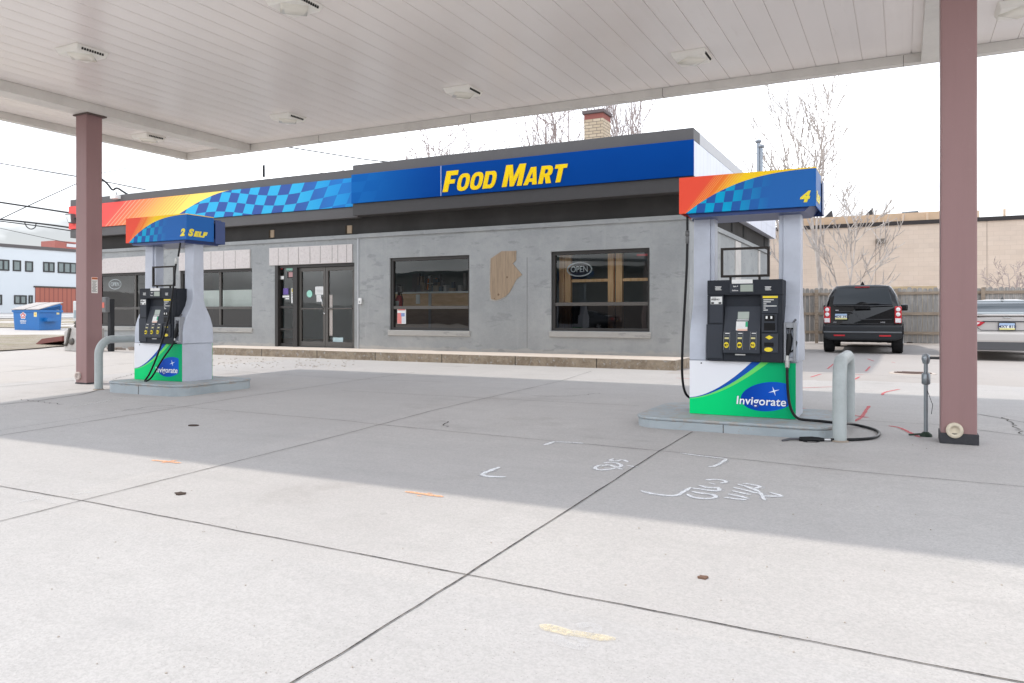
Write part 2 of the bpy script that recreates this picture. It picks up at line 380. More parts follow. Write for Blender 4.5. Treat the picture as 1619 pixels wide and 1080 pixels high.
# ---------------------------------------------------------------- canopy
MSOF = Mat('soffit', rough=.2, spec=1.0)
x_, y_, z_ = MSOF.co()
f = MSOF.noise(.9, 5, .6).ss(.4, .8); g = MSOF.noise(3.5, 6, .7, (3, .4, 1), 5).ss(.58, .8); pn = (((x_ / .27).fl() * 12.9).sin() * 43.7).fr()
k = MSOF.mix(f * .35, (.92, .86, .82), (.82, .755, .71)); k = MSOF.mix(g * .22, k, (.55, .45, .36)); k = MSOF.mix(pn * .25, k, (.85, .79, .75)); MSOF.col(k)
MSOF.bump(((x_ / .27).fr() - .5).abs() * -1 + MSOF.noise(1.2, 3, st=(2, .5, 1), off=7) * .8, .35, .006)
MTRIM = flat((.72, .69, .64), .5, name='trim', dirt=.3, sc=2)
SZ = CH + 3.17; LZ = CH + 3.05; CU0, CU1, CV0, CV1 = -12.65, 3.4, 3.86, 10.6
cano = thing('fuel_canopy', 'wide flat canopy with white panelled soffit on brown steel columns over the pumps', 'canopy', (0, 0, 0))
m = MB(); u = CU0 + .05; i = 0
while u < CU1 - .05:
    a, b = u, min(u + .27, CU1 - .04)
    m.box(a + .004, b - .004, CV0 + .05, CV1 - .1, SZ, SZ + .03)
    m.box(a - .004, a + .004, CV0 + .05, CV1 - .1, SZ + .012, SZ + .02); u += .27
m.build('soffit', MSOF, cano)
m = MB(); m.box(CU0 + .02, CU1 - .02, CV0 + .02, CV1 - .02, SZ + .05, SZ + .85); m.build('roof_deck', flat((.3, .3, .3), .8), cano)
m = MB()
for a in ((CU0, CU1, CV1 - .012, CV1, LZ, SZ + .9), (CU0, CU1, CV0, CV0 + .012, LZ, SZ + .9), (CU0, CU0 + .012, CV0 + .012, CV1 - .012, LZ, SZ + .9), (CU1 - .012, CU1, CV0 + .012, CV1 - .012, LZ, SZ + .9)): m.box(*a)
m.build('fascia', flat((.72, .70, .68), .45, name='fascia', dirt=.25, sc=1.5), cano)
m = MB(); m.box(CU0 + .014, CU1 - .014, CV1 - .10, CV1 - .014, LZ + .004, LZ + .02); m.box(CU0 + .014, CU1 - .014, CV1 - .115, CV1 - .10, LZ + .004, SZ - .003)
m.box(CU0 + .014, CU0 + .1, CV0 + .02, CV1 - .12, LZ + .004, LZ + .02); m.box(CU0 + .1, CU0 + .115, CV0 + .02, CV1 - .12, LZ + .004, SZ - .003)
m.build('perimeter_trim', MTRIM, cano)
for u in (-9.2, -6.1, -3.0, 0.0): m = MB(); m.box(u, u + .006, CV1 - .118, CV1 - .012, LZ + .0, SZ - .01); m.build('trim_joint', flat((.18, .15, .13), .8), cano)
BW = .30
for u0, lab in ((-11.13, 'left soffit beam'), (.20, 'right soffit beam')):
    m = MB(); m.box(u0 - .01, u0 + BW, CV0 + .05, CV1 - .13, SZ - .15, SZ - .002); m.build('beam', MTRIM, cano, .006, label=lab)
def colmat():
    M = Mat('column_paint', rough=.5); x, y, z = M.co()
    a = M.noise(1.5, 5, .6, (4, 4, .4)).ss(.3, .8); b = M.noise(16, 6, .75, (1, 1, .7), 4).ss(.6, .72)
    c = M.noise(14, 5, .7, (1.5, 1.5, .8), 9).ss(.66, .8) * M.noise(1.2, 2, off=2).ss(.35, .6)
    k = M.mix(a * .5, (.285, .165, .16), (.225, .13, .125)); k = M.mix(b * .25, k, (.33, .22, .2)); k = M.mix(c * .9, k, (.6, .45, .41))
    M.col(k); return M
MCOL = colmat(); MBLK = flat((.03, .03, .032), .6, name='black_rubber')
for (cu, cv, lab, left) in ((-11.0, 7.42, 'brown steel column left of pump two, with a white notice', True), (.40, 7.27, 'brown steel column at right with a black base wrap', False)):
    h = .128; zb = G(cu, cv); c = thing('column', None, None, (cu, cv, 0)); c.parent = cano; c['label'] = lab; del c['label']
    m = MB(); m.box(-h, h, -h, h, zb - .02, SZ - .16 if left else SZ + .02); m.build('shaft', MCOL, c, .012)
    if left: m = MB(); m.box(-h - .04, h + .05, -h - .02, h + .04, SZ - .175, SZ - .155); m.build('cap_plate', flat((.12, .09, .08), .7), c)
    m = MB(); 
    if left: m.box(-h - .006, h + .006, -h - .006, h + .006, zb, zb + .02)
    else: m.box(-h - .008, h + .012, -h - .012, h + .01, zb, zb + .085)
    m.build('base_wrap', flat((.045, .045, .05), .55, dirt=.5), c, .004)
    m = MB(); m.lathe((-.03 if not left else -.06, -h - .012, zb + (.11 if not left else .12)), [(.062, .012), (.062, -.012), (.036, -.014), (.032, .006), (.001, .008)], 20, 'y')
    m.build('drain_collar', flat((.66, .58, .45) if not left else (.5, .42, .38), .8, dirt=.5, sc=20), c)
    if left:
        m = MB(); x0, y0 = h + .003, -.05
        m.box(h, x0, y0, y0 + .10, 1.42, 1.66); m.cur = 1; m.box(h, x0 + .002, y0 + .004, y0 + .096, 1.625, 1.656)
        m.cur = 2; tx(m, 'WARNING', x0 + .003, y0 + .01, 1.632, .02, .0005, .0004, side=True)
        for k in range(11): m.box(x0, x0 + .0015, y0 + .008 + (k % 3) * .004, y0 + .088 - (k * 7 % 5) * .006, 1.60 - k * .016, 1.606 - k * .016)
        m.build('notice', [flat((.8, .78, .74), .5), flat((.75, .2, .06), .5), flat((.08, .07, .06), .6)], c)
MLT = flat((.88, .85, .78), .4, name='lamp_housing', dirt=.12, sc=8)
def canopy_light():
    t = thing('canopy_light', '', 'light', (0, 0, 0), group='square lights on the canopy soffit')
    m = MB(); s = .21; m.add([(a * s, b * s, 0) for a, b in ((-1, -1), (1, -1), (1, 1), (-1, 1))] + [(a * .18, b * .18, -.075) for a, b in ((-1, -1), (1, -1), (1, 1), (-1, 1))],
        [(0, 1, 5, 4), (1, 2, 6, 5), (2, 3, 7, 6), (3, 0, 4, 7), (4, 5, 6, 7), (3, 2, 1, 0)]); m.build('housing', MLT, t, .012)
    m = MB()
    for k in range(-4, 5): m.box(.17, .203, k * .032 - .009, k * .032 + .009, -.055, -.03)
    m.build('vent_slots', flat((.05, .05, .045), .8), t)
    m = MB(); m.lathe((0, 0, -.075), [(.19, .0), (.185, -.010), (.12, -.024), (.01, -.028)], 4, 'z'); m.build('lens', flat((.84, .80, .70), .15, dirt=.1), t)
    return t
L0 = canopy_light(); first = True
for (x, y, lab) in ((465, 3, 'canopy light at the top edge of the picture left of centre'), (130, 80, 'canopy light up and left of the left brown column top'), (732, 142, 'canopy light in the middle above the yellow store lettering'),
        (455, 184, 'canopy light above the checkered banner near the canopy far edge'), (235, 215, 'canopy light in the narrow strip left of the left beam, behind the left column'), (1094, 87, 'canopy light above the tall orange and blue pump top'), (1612, 8, 'canopy light cut off at the top right corner')):
    o = L0 if first else copy_tree(L0); first = False; p = onz(x, y, SZ); o.location = (p.x, p.y, SZ + .001); o['label'] = lab

# ---------------------------------------------------------------- store materials
def stucco():
    M = Mat('grey_stucco', rough=.85); a = M.noise(.8, 7, .65).ss(.3, .7); b = M.noise(3, 9, .75, (1, 1, 1.3), 4).ss(.42, .62); c = M.noise(20, 5, .7, off=8).ss(.35, .75)
    k = M.mix(a, (.27, .279, .279), (.345, .352, .348)); k = M.mix(b * .34, k, (.235, .248, .252)); k = M.mix(c * .25, k, (.36, .36, .355))
    x, y, z = M.co(); low = (M.noise(5, 6, off=2) * .16 + z * -1).ss(-.30, -.25); k = M.mix(low * .5, k, (.42, .39, .35))
    d = M.noise(2.2, 6, .6, (1, 1, 3), 12).ss(.58, .66) - M.noise(2.2, 6, .6, (1, 1, 3), 12).ss(.68, .76); k = M.mix(d * .4, k, (.17, .18, .18)); st = M.noise(2.2, 5, .6, (2.5, 2.5, .25), 31).ss(.58, .75); k = M.mix(st * .35, k, (.40, .405, .40))
    M.col(k); M.bump(M.noise(5, 8, .7, off=4) * 2 + M.noise(60, 4, .7), .5, .012); return M
MST = stucco(); MFA = flat((.070, .067, .067), .6, name='grey_fascia', dirt=.2, sc=.8); MFA2 = flat((.115, .11, .11), .55, name='fascia_cap', dirt=.2, sc=.8)
MREC = Mat('recess_board', rough=.9, spec=.1); a = MREC.noise(1.2, 5, .6, (1, 1, .6)).ss(.3, .8); MREC.col(MREC.mix(a, (.043, .041, .039), (.060, .057, .055)))
MFR = flat((.03, .027, .025), .5, .1, name='bronze_frame', dirt=.2, sc=4); MFRL = flat((.085, .078, .07), .5, .1, name='bronze_mullion', dirt=.2, sc=4)
def glass_mat(name, tint, refl):
    M = Mat(name); t = M.t; t.nodes.remove(M.b)
    tr = t.nodes.new('ShaderNodeBsdfTransparent'); tr.inputs[0].default_value = (*tint, 1); gl = t.nodes.new('ShaderNodeBsdfGlossy'); gl.inputs['Roughness'].default_value = .012
    lw = t.nodes.new('ShaderNodeFresnel'); lw.inputs[0].default_value = 1.5; ad = t.nodes.new('ShaderNodeMath'); ad.operation = 'MULTIPLY_ADD'; ad.inputs[1].default_value = 1.0; ad.inputs[2].default_value = refl
    n = t.nodes.new('ShaderNodeTexNoise'); n.inputs['Scale'].default_value = .9; c = t.nodes.new('ShaderNodeTexCoord'); bu = t.nodes.new('ShaderNodeBump'); bu.inputs['Strength'].default_value = .025; bu.inputs['Distance'].default_value = .08
    t.links.new(c.outputs['Object'], n.inputs['Vector']); t.links.new(n.outputs[0], bu.inputs['Height']); t.links.new(bu.outputs[0], gl.inputs['Normal'])
    mx = t.nodes.new('ShaderNodeMixShader'); t.links.new(lw.outputs[0], ad.inputs[0]); t.links.new(ad.outputs[0], mx.inputs[0]); t.links.new(tr.outputs[0], mx.inputs[1]); t.links.new(gl.outputs[0], mx.inputs[2])
    t.links.new(mx.outputs[0], t.nodes['Material Output'].inputs[0]); return M
MGL = glass_mat('window_glass', (.90, .95, .95), .02); MGD = glass_mat('dark_glass', (.16, .16, .17), .05)
MCAR = glass_mat('car_glass', (.10, .11, .12), .04); MCARL = glass_mat('car_glass_light', (.35, .42, .44), .22)

# ---------------------------------------------------------------- store
WV = 14.5; KZ = .29; WT = 3.0; UR = -3.62; UL = -22.1; UM = -11.48
store = thing('store_building', 'single storey grey stucco shop with dark flat fascia behind the pumps', 'building', (0, 0, 0))
def R2(x0, y0, x1, y1, v=WV):       # rectangle on the facade from two opposite corners of its outline
    a = onv(x0, y0, v); b = onv(x1, y1, v); return (min(a.x, b.x), max(a.x, b.x), min(a.z, b.z), max(a.z, b.z))
W1 = R2(616, 521.6, 742, 403); W2 = R2(871, 523, 1027, 391.5); DO = R2(434, 546.5, 559, 415)
DO = (DO[0], DO[1], KZ, DO[3]); Wl1 = R2(152, 516, 247, 429.5); Wl2 = R2(283, 518.5, 397, 424)
Wl1 = (Wl1[0], Wl1[1], W2[2] , Wl2[3]); Wl2 = (Wl2[0], Wl2[1], W2[2], Wl2[3])
holes = [W1, W2, DO, Wl1, Wl2]
def wallholes(m, u0, u1, z0, z1, v, holes, dep):
    us = sorted({u0, u1} | {h[i] for h in holes for i in (0, 1) if u0 < h[i] < u1}); zs = sorted({z0, z1} | {h[i] for h in holes for i in (2, 3) if z0 < h[i] < z1})
    for a, b in zip(us, us[1:]):
        for c, d in zip(zs, zs[1:]):
            if any(h[0] <= (a + b) / 2 <= h[1] and h[2] <= (c + d) / 2 <= h[3] for h in holes): continue
            m.quad((a, v, c), (b, v, c), (b, v, d), (a, v, d))
    for h in holes:
        if u0 < (h[0] + h[1]) / 2 < u1:
            m.quad((h[0], v, h[2]), (h[0], v + dep, h[2]), (h[0], v + dep, h[3]), (h[0], v, h[3])); m.quad((h[1], v, h[2]), (h[1], v, h[3]), (h[1], v + dep, h[3]), (h[1], v + dep, h[2]))
            m.quad((h[0], v, h[3]), (h[0], v + dep, h[3]), (h[1], v + dep, h[3]), (h[1], v, h[3])); m.quad((h[0], v, h[2]), (h[1], v, h[2]), (h[1], v + dep, h[2]), (h[0], v + dep, h[2]))
BV = 24.3
m = MB(); wallholes(m, UM, UR, 0, WT, WV, holes, .2); wallholes(m, UL, UM - .001, 0, WT, WV + .03, holes, .2)
m.quad((UM, WV, 0), (UM, WV + .03, 0), (UM, WV + .03, WT), (UM, WV, WT))
m.quad((UR, WV, 0), (UR, BV, 0), (UR, BV, WT), (UR, WV, WT)); m.quad((UL, WV + .03, 0), (UL, WV + .03, WT), (UL, BV, WT), (UL, BV, 0)); m.quad((UL, BV, 0), (UL, BV, 4.4), (UR, BV, 4.4), (UR, BV, 0))
m.box(UM, UR + .03, WV - .03, WV - .002, WT - .09, WT); m.box(UL - .02, UM - .001, WV, WV + .028, WT - .09, WT)      # top ledge
m.box(UR + .002, UR + .04, WV, BV, WT - .10, WT)
m.build('wall', MST, store)
m = MB(); m.box(UM + .02, UR - .03, WV + .06, WV + .16, WT + .002, 3.46); m.box(UL, UM + .02, WV + .08, WV + .18, WT + .002, 3.44); m.box(UR - .12, UR - .03, WV + .16, BV - .1, WT + .002, 3.46)
m.build('recess_board', MREC, store)
FV = 14.2; FU0, FU1 = -11.43, -3.47
m = MB(); m.box(FU0, FU1, FV, FV + .5, 3.40, 3.67); m.box(FU0 + .003, FU1 - .003, FV + .02, FV + .5, 3.672, 4.346); m.build('fascia_board', MFA, store, .004)
m = MB(); m.box(FU0, FU1, FV, FV + .5, 4.35, 4.575); m.build('fascia_cap', MFA2, store, .004)
LV = 14.38
m = MB(); m.box(UL - .1, FU0 - .003, LV, LV + .5, 3.385, 3.63); m.box(UL - .1, FU0 - .003, LV + .02, LV + .5, 3.632, 4.32); m.build('fascia_board', MFA2, store, .004, label='left fascia board under the checkered banner')
m = MB(); m.box(UL - .1, FU0 - .003, LV, LV + .5, 4.325, 4.52); m.build('fascia_cap', MFA2, store, .004)
# side fascia, white metal below a grey cap
MSD = Mat('white_side_panel', rough=.5); xs, ys, zs = MSD.co(); sl_ = (ys / .3).fr().lt(.04); MSD.col(MSD.mix(sl_ * .5, MSD.mix(MSD.noise(2, 5, .6, (1, 1, .3)).ss(.4, .8), (.66, .68, .76), (.56, .57, .62)), (.35, .35, .4)))
m = MB(); m.box(FU1 - .35, FU1 - .004, FV + .502, BV + .2, 3.40, 4.348); m.box(FU1 - .003, FU1, FV + .012, BV + .2, 3.68, 4.34); m.build('side_fascia', MSD, store)
m = MB(); m.box(FU1 - .35, FU1, FV + .502, BV + .2, 4.352, 4.572); m.build('side_cap', flat((.42, .42, .43), .5), store)
m = MB(); m.box(UL, UR, WV + .3, BV, 4.30, 4.38); m.box(UL, UR - .4, WV + .4, BV, 3.1, 3.2); m.build('roof', flat((.25, .24, .23), .9), store)
# side wall details: patches and slots
for a, b in ((16.2, 16.5), (18.9, 19.6), (22.2, 22.5)): m = MB(); m.box(UR, UR + .02, a, b, .5, WT - .12); m.build('wall_patch', flat((.52, .49, .46), .9, dirt=.5, sc=3), store)
for v in (18.6, 20.1, 23.4): m = MB(); m.box(UR - .05, UR - .02, v, v + .16, 3.08, 3.36); m.build('vent_slot', flat((.01, .01, .01), .9), store)
# windows
def window(h, mull, split, label, side_deep=.07, v=WV, tint=None):
    u0, u1, z0, z1 = h; t = bpy.data.objects.new('window', None); COL.objects.link(t); t.parent = store; t.location = (u0, v, z0); t['label'] = label
    W, H = u1 - u0, z1 - z0; fd = .05; m = MB(); th = .06
    m.box(0, W, .04, .13, 0, th); m.box(0, W, .04, .13, H - .075, H); m.box(0, .075, .04, .13, th, H - .075); m.box(W - .05, W, .04, .13, th, H - .075)
    m.build('frame', MFR, t, .004)
    m = MB(); zz = split * H; m.box(.075, W - .05, .05, .12, zz - .035, zz + .035)
    for q in mull: m.box(q * W - .03, q * W + .03, .05, .12, zz + .035, H - .075); m.box(q * W - .03, q * W + .03, .05, .12, th, zz - .035)
    m.build('mullion', MFRL, t, .003)
    xs = [.075] + [q * W for q in mull] + [W - .05]
    for a, b in zip(xs, xs[1:]):
        m = MB(); m.quad((a + .002, .088, zz + .02), (b - .002, .088, zz + .02), (b - .002, .088, H - .07), (a + .002, .088, H - .07)); m.build('pane', MGL, t)
        m = MB(); m.quad((a + .002, .088, th - .01), (b - .002, .088, th - .01), (b - .002, .088, zz - .02), (a + .002, .088, zz - .02)); m.build('lower_pane', MGD, t)
    m = MB(); m.box(-.03, W + .03, -.035, .038, -.13, -.006); m.build('sill', MST, t, .012)
    return t
window(W1, [], .31, 'window with a fire extinguisher and wood counter behind it'); window(W2, [], .335, 'window with an unlit open sign and bare wood studs')
window(Wl1, [.62], .335, 'leftmost window with an unlit open sign', v=WV + .03); window(Wl2, [.55], .335, 'window left of the door with a white board behind', v=WV + .03)
# door set
d = bpy.data.objects.new('door_frame', None); COL.objects.link(d); d.parent = store; d.location = (DO[0], WV + .03, KZ); DW = DO[1] - DO[0]; DH = DO[3] - KZ
def DX(x): return onv(x, 500, WV + .12).x - DO[0]
x1, x2, x3, x4 = DX(467), DX(474), DX(516), DX(559)
m = MB(); m.box(0, .10, -.02, .16, 0, DH); m.box(.10, DW, .03, .16, DH - .07, DH); m.box(x1, x2, -.01, .16, .0, DH - .07); m.box(.10, x1, .05, .14, 0, .08); m.box(.10, x1, .05, .14, .47 * DH, .50 * DH); m.box(.10, x1, .05, .14, .20 * DH, .225 * DH); m.box(DW - .03, DW, .03, .16, 0, DH - .07)
m.build('jamb', MFR, d, .004)
m = MB(); m.quad((.10, .093, .08), (x1, .093, .08), (x1, .093, DH - .07), (.10, .093, DH - .07)); m.build('side_light', MGL, d)
for a, b, lab in ((x2, x3, 'left door leaf with taped papers'), (x3, DW - .03, 'right door leaf')):
    lf = bpy.data.objects.new('door', None); COL.objects.link(lf); lf.parent = d; lf['label'] = lab; st = .075
    m = MB(); m.box(a + .004, a + st, .06, .12, .01, DH - .08); m.box(b - st, b - .004, .06, .12, .01, DH - .08); m.box(a + st, b - st, .06, .12, .01, .14); m.box(a + st, b - st, .06, .12, DH - .17, DH - .08)
    m.box(a + st, b - st, .04, .07, .93, .965); m.build('door_frame', MFRL, lf, .004)
    m = MB(); m.quad((a + st, .093, .14), (b - st, .093, .14), (b - st, .093, DH - .17), (a + st, .093, DH - .17)); m.build('pane', MGL, lf)
    if lab.startswith('left'):
        m = MB(); m.tube([(b - .03, .06, 1.0), (b - .03, -.02, 1.02), (b - .03, -.03, 1.08), (b - .05, -.03, 1.18), (b - .08, -.01, 1.21), (b - .09, .06, 1.21)], .012); m.lathe((b - .03, .05, .83), [(.02, .02), (.02, -.01), (.001, -.012)], 12, 'y'); m.build('handle', flat((.6, .6, .6), .25, .9), lf)
# papers and stickers on the door glass
def decal(name, parent, rects, mats):
    m = MB()
    for i, (x0, z0, x1, z1, mi) in enumerate(rects): m.cur = mi; y = .084 - i * .0012; m.box(x0, x1, y, y + .001, z0, z1)
    return m.build(name, mats, parent)
PW = flat((.78, .78, .76), .7, name='paper'); PG = flat((.35, .35, .35), .7); PR = flat((.6, .05, .06), .5); PGn = flat((.3, .62, .5), .5); PV = flat((.12, .07, .3), .5); PY = flat((.7, .55, .08), .5)
def dz(y): return (onv(500, y, WV + .12).z - KZ)
def rx(x): return DX(x)
def pr(zx0, zy0, zx1, zy1, mi): return (rx(425 + zx0 / 6.75), dz(400 + zy1 / 6.75), rx(425 + zx1 / 6.75), dz(400 + zy0 / 6.75), mi)
decal('notice', d, [pr(498, 360, 585, 445, 0), pr(512, 450, 560, 520, 0)] + [pr(508, 370 + k * 14, 575, 374 + k * 14, 1) for k in range(5)] + [pr(518, 460 + k * 12, 552, 463 + k * 12, 1) for k in range(5)], [PW, PG])
m = MB(); cxx, czz = rx(425 + 437 / 6.75), dz(400 + 435 / 6.75); m.prism([(cxx + .095 * math.cos(R(a + 22)), czz + .095 * math.sin(R(a + 22))) for a in range(0, 360, 45)], .080, .082); m.build('round_sticker', PGn, d)
decal('sticker_panel', d, [pr(70, 150, 150, 162, 2), pr(190, 148, 285, 175, 3), pr(198, 190, 285, 260, 6), pr(215, 195, 275, 250, 5), pr(100, 235, 165, 272, 0), pr(150, 450, 222, 470, 0), pr(182, 478, 222, 492, 0), pr(245, 370, 298, 535, 0), pr(250, 378, 295, 412, 4), pr(250, 425, 295, 432, 1), pr(250, 450, 295, 456, 1), pr(255, 480, 290, 486, 1), pr(160, 370, 215, 440, 7)],
      [PW, PG, PR, PGn, PY, flat((.45, .25, .25), .6), flat((.03, .03, .03), .6), PV])
decal('hours_card', d, [pr(685, 898, 795, 945, 3), pr(650, 450, 682, 880, 1)], [PW, flat((.4, .36, .33), .6), PR, flat((.4, .52, .54), .6)])
# rough patches where signs were removed
MRP = Mat('exposed_patch', rough=.9); q = MRP.noise(14, 6, .7).ss(.35, .65); q2 = MRP.vor(26).ss(.15, .5); MRP.col(MRP.mix(q2 * .7, MRP.mix(q, (.66, .60, .57), (.50, .44, .42)), (.60, .56, .54)))
MRP.bump(MRP.noise(20, 5, .7), .6, .02)
for pts, nj, lab in (([(427, 418.5), (427, 392.5), (557.5, 386), (557.5, 415)], 9, 'pale rough panel above the door'), ([(284, 420.5), (284, 400), (396, 394.5), (396, 418)], 7, 'pale rough panel above the window left of the door'), ([(150, 429.8), (165, 409), (228, 405), (246, 404), (246, 424)], 0, 'pale rough slanted panel above the leftmost window')):
    v = WV + .028; P = [onv(a, b, v) for a, b in pts]; zb = max(P[0].z, P[-1].z); zb = WL if False else (DO[3] if nj == 9 else Wl2[3]) + .004
    P[0].z = zb; P[-1].z = zb
    m = MB(); m.prism([(p.x, p.z) for p in P], v - .03, v + .001, 'y'); m.cur = 1; x = P[0].x
    rr = random.Random(5)
    for k in range(nj):
        x += (P[-1].x - P[0].x) / (nj + .3) * rr.uniform(.6, 1.35)
        if x < P[-1].x - .1: m.box(x, x + .008, v - .033, v - .028, zb + .01, min(P[1].z, P[-2].z) - .01)
    m.build('bare_panel', [MRP, flat((.12, .1, .09), .9)], store, label=lab)
# plywood patch
MPLY = Mat('plywood', rough=.85); q = MPLY.noise(3, 6, .65, (14, 1, .8)).ss(.3, .7); q2 = MPLY.vor(5).lt(.12); MPLY.col(MPLY.mix(q2 * .8, MPLY.mix(q, (.36, .27, .185), (.25, .185, .125)), (.12, .07, .04)))
P = [onv(740 + a / 4.0475, 340 + b / 4.0475, WV - .012) for a, b in ((148, 538), (140, 470), (145, 280), (215, 232), (308, 230), (306, 290), (285, 310), (345, 382), (310, 410), (268, 490), (240, 520), (205, 538), (175, 545))]
m = MB(); m.prism([(p.x, p.z) for p in P], WV - .014, WV + .01); m.build('plywood_patch', MPLY, store)
m = MB(); m.prism([(p.x + (p.x - P[4].x - .02) * .05 , p.z + (p.z - 2.2) * .035) for p in P], WV - .007, WV + .005); m.build('torn_edge', flat((.36, .35, .33), .9, dirt=.5, sc=30), store)
# small wood squares in the recess, corner strip, hose bib
for x, y, w_ in ((430, 369, .17), (552, 362, .19)):
    p = onv(x, y, WV + .08); m = MB(); m.box(p.x - w_ / 2, p.x + w_ / 2, WV + .06, WV + .082, p.z - .11, p.z + .08); m.cur = 1; m.box(p.x - w_ / 2, p.x - w_ / 2 + .05, WV + .055, WV + .062, p.z - .11, p.z + .08)
    m.build('nest_block', [MPLY, flat((.04, .03, .02), .9)], store)
m = MB(); m.box(UM - .05, UM - .01, WV - .012, WV + .028, KZ, WT - .1); m.build('corner_strip', flat((.42, .43, .44), .7, dirt=.3), store)
p = onv(571, 476, WV); m = MB(); m.box(p.x - .04, p.x + .04, WV - .06, WV - .013, p.z - .07, p.z + .07); m.cur = 1; m.box(p.x - .02, p.x + .02, WV - .063, WV - .058, p.z - .045, p.z + .005); m.build('outlet_box', [PW, PG], store, .005)
m = MB()
for x in (1086 - 260 + 7,):
    q = onv(x, 400, WV); m.box(q.x, q.x + .012, WV - .003, WV + .004, KZ + .1, 2.3)
m.build('stucco_joint', flat((.2, .2, .2), .9), store)
# step / walk in front of the store
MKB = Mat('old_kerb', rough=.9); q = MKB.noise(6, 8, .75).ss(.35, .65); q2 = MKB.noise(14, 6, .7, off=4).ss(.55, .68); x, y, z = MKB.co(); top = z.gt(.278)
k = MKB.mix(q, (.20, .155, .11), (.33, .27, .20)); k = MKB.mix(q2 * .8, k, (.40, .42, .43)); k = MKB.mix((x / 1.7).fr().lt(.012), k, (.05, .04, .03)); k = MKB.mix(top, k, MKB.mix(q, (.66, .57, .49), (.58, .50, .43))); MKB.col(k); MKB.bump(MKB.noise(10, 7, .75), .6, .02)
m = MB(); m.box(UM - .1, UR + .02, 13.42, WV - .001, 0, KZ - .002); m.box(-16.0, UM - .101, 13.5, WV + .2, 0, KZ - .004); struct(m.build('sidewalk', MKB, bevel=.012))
m = MB(); m.box(-19.5, -15.9, 13.3, 13.42, 0, .17); 
# interior
room = bpy.data.objects.new('interior', None); COL.objects.link(room); room.parent = store
m = MB(); m.box(UL + .1, UR - .15, WV + .25, BV - 1, KZ - .1, KZ); m.build('interior_floor', flat((.35, .3, .26), .5), room)
m = MB(); m.box(UL + .1, UR - .15, 19.5, 19.6, KZ, WT); m.box(UR - .16, UR - .1, WV + .2, 19.5, KZ, WT); m.build('interior_wall', flat((.20, .26, .27), .8), room)
m = MB(); m.box(UL + .1, UR - .15, WV + .21, 19.6, WT - .12, WT - .02); m.build('ceiling', flat((.75, .82, .83), .8), room)
MWD = Mat('counter_wood', rough=.55); q = MWD.noise(2.5, 5, .6, (1, 1, 5)).ss(.3, .7); MWD.col(MWD.mix(q, (.75, .50, .30), (.58, .36, .20)))
cz = onv(680, 462, 16.4).z
t = thing('counter', 'wood fronted shop counter with a white top seen through the window beside the door', 'counter', (0, 0, 0))
m = MB(); m.box(-12.9, -9.2, 16.4, 16.9, KZ, cz - .03); m.build('front_panel', MWD, t); m = MB(); m.box(-12.95, -9.1, 16.35, 17.0, cz - .03, cz + .012); m.build('counter_top', PW, t)
q = onv(680, 475, 16.4); m = MB(); m.box(q.x - .04, q.x + .04, 16.385, 16.4, KZ, cz - .03); m.build('joint_strip', flat((.5, .5, .5), .5), t); q = onv(661, 473, 16.4); m = MB(); m.box(q.x - .06, q.x + .06, 16.39, 16.4, q.z - .12, q.z + .12); m.build('notice', PW, t)
# fire extinguisher
q = onv(631, 480, WV + .35); t = thing('fire_extinguisher', 'red fire extinguisher hanging inside the window beside the door', 'fire extinguisher', (q.x, WV + .35, q.z))
m = MB(); m.lathe((0, 0, 0), [(.075, -.22), (.085, -.20), (.085, .10), (.06, .17), (.03, .2)], 18); m.build('cylinder', flat((.42, .02, .03), .3), t); m = MB(); m.box(-.02, .02, -.03, .03, .2, .26); m.box(-.02, .09, -.015, .015, .25, .27); m.tube([(.06, 0, .24), (.11, 0, .1), (.1, 0, -.1)], .012); m.build('valve', MBLK, t)
m = MB(); m.box(-.05, .05, -.09, -.085, -.05, .06); m.build('label_plate', PW, t)
# step ladder
q = onv(680, 470, 17.6); t = thing('step_ladder', 'orange step ladder standing behind the shop counter', 'ladder', (q.x, 17.6, KZ))
zt = onv(680, 440, 17.6).z - KZ
for s in (-1, 1): m = MB(); m.tube([(s * .24, 0, 0), (s * .13, .12, zt)], .028, 6); m.build('rail', flat((.75, .22, .04), .5), t)
m = MB()
for k in range(1, 7): zz = k * zt / 6.5; ww = .24 - .11 * zz / zt; m.box(-ww, ww, .12 * zz / zt - .03, .12 * zz / zt + .03, zz - .01, zz + .01)
m.build('step', flat((.6, .62, .6), .4, .6), t)
# shelf goods behind
m = MB()
for k in range(46):
    a = -12.7 + random.uniform(0, 3.9); h_ = random.uniform(.06, .25); m.cur = k % 4; m.box(a, a + random.uniform(.05, .16), 17.02 + (k % 3) * .5, 17.12 + (k % 3) * .5, cz - .3 + (k % 3) * .2, cz - .3 + (k % 3) * .2 + h_ + .25)
tag(m.build('shelf_clutter', [flat((.2, .22, .25), .6), flat((.35, .3, .25), .6), flat((.1, .16, .2), .6), flat((.5, .5, .5), .6)]), 'jumble of small goods and gear behind the shop counter', 'goods', kind='stuff')
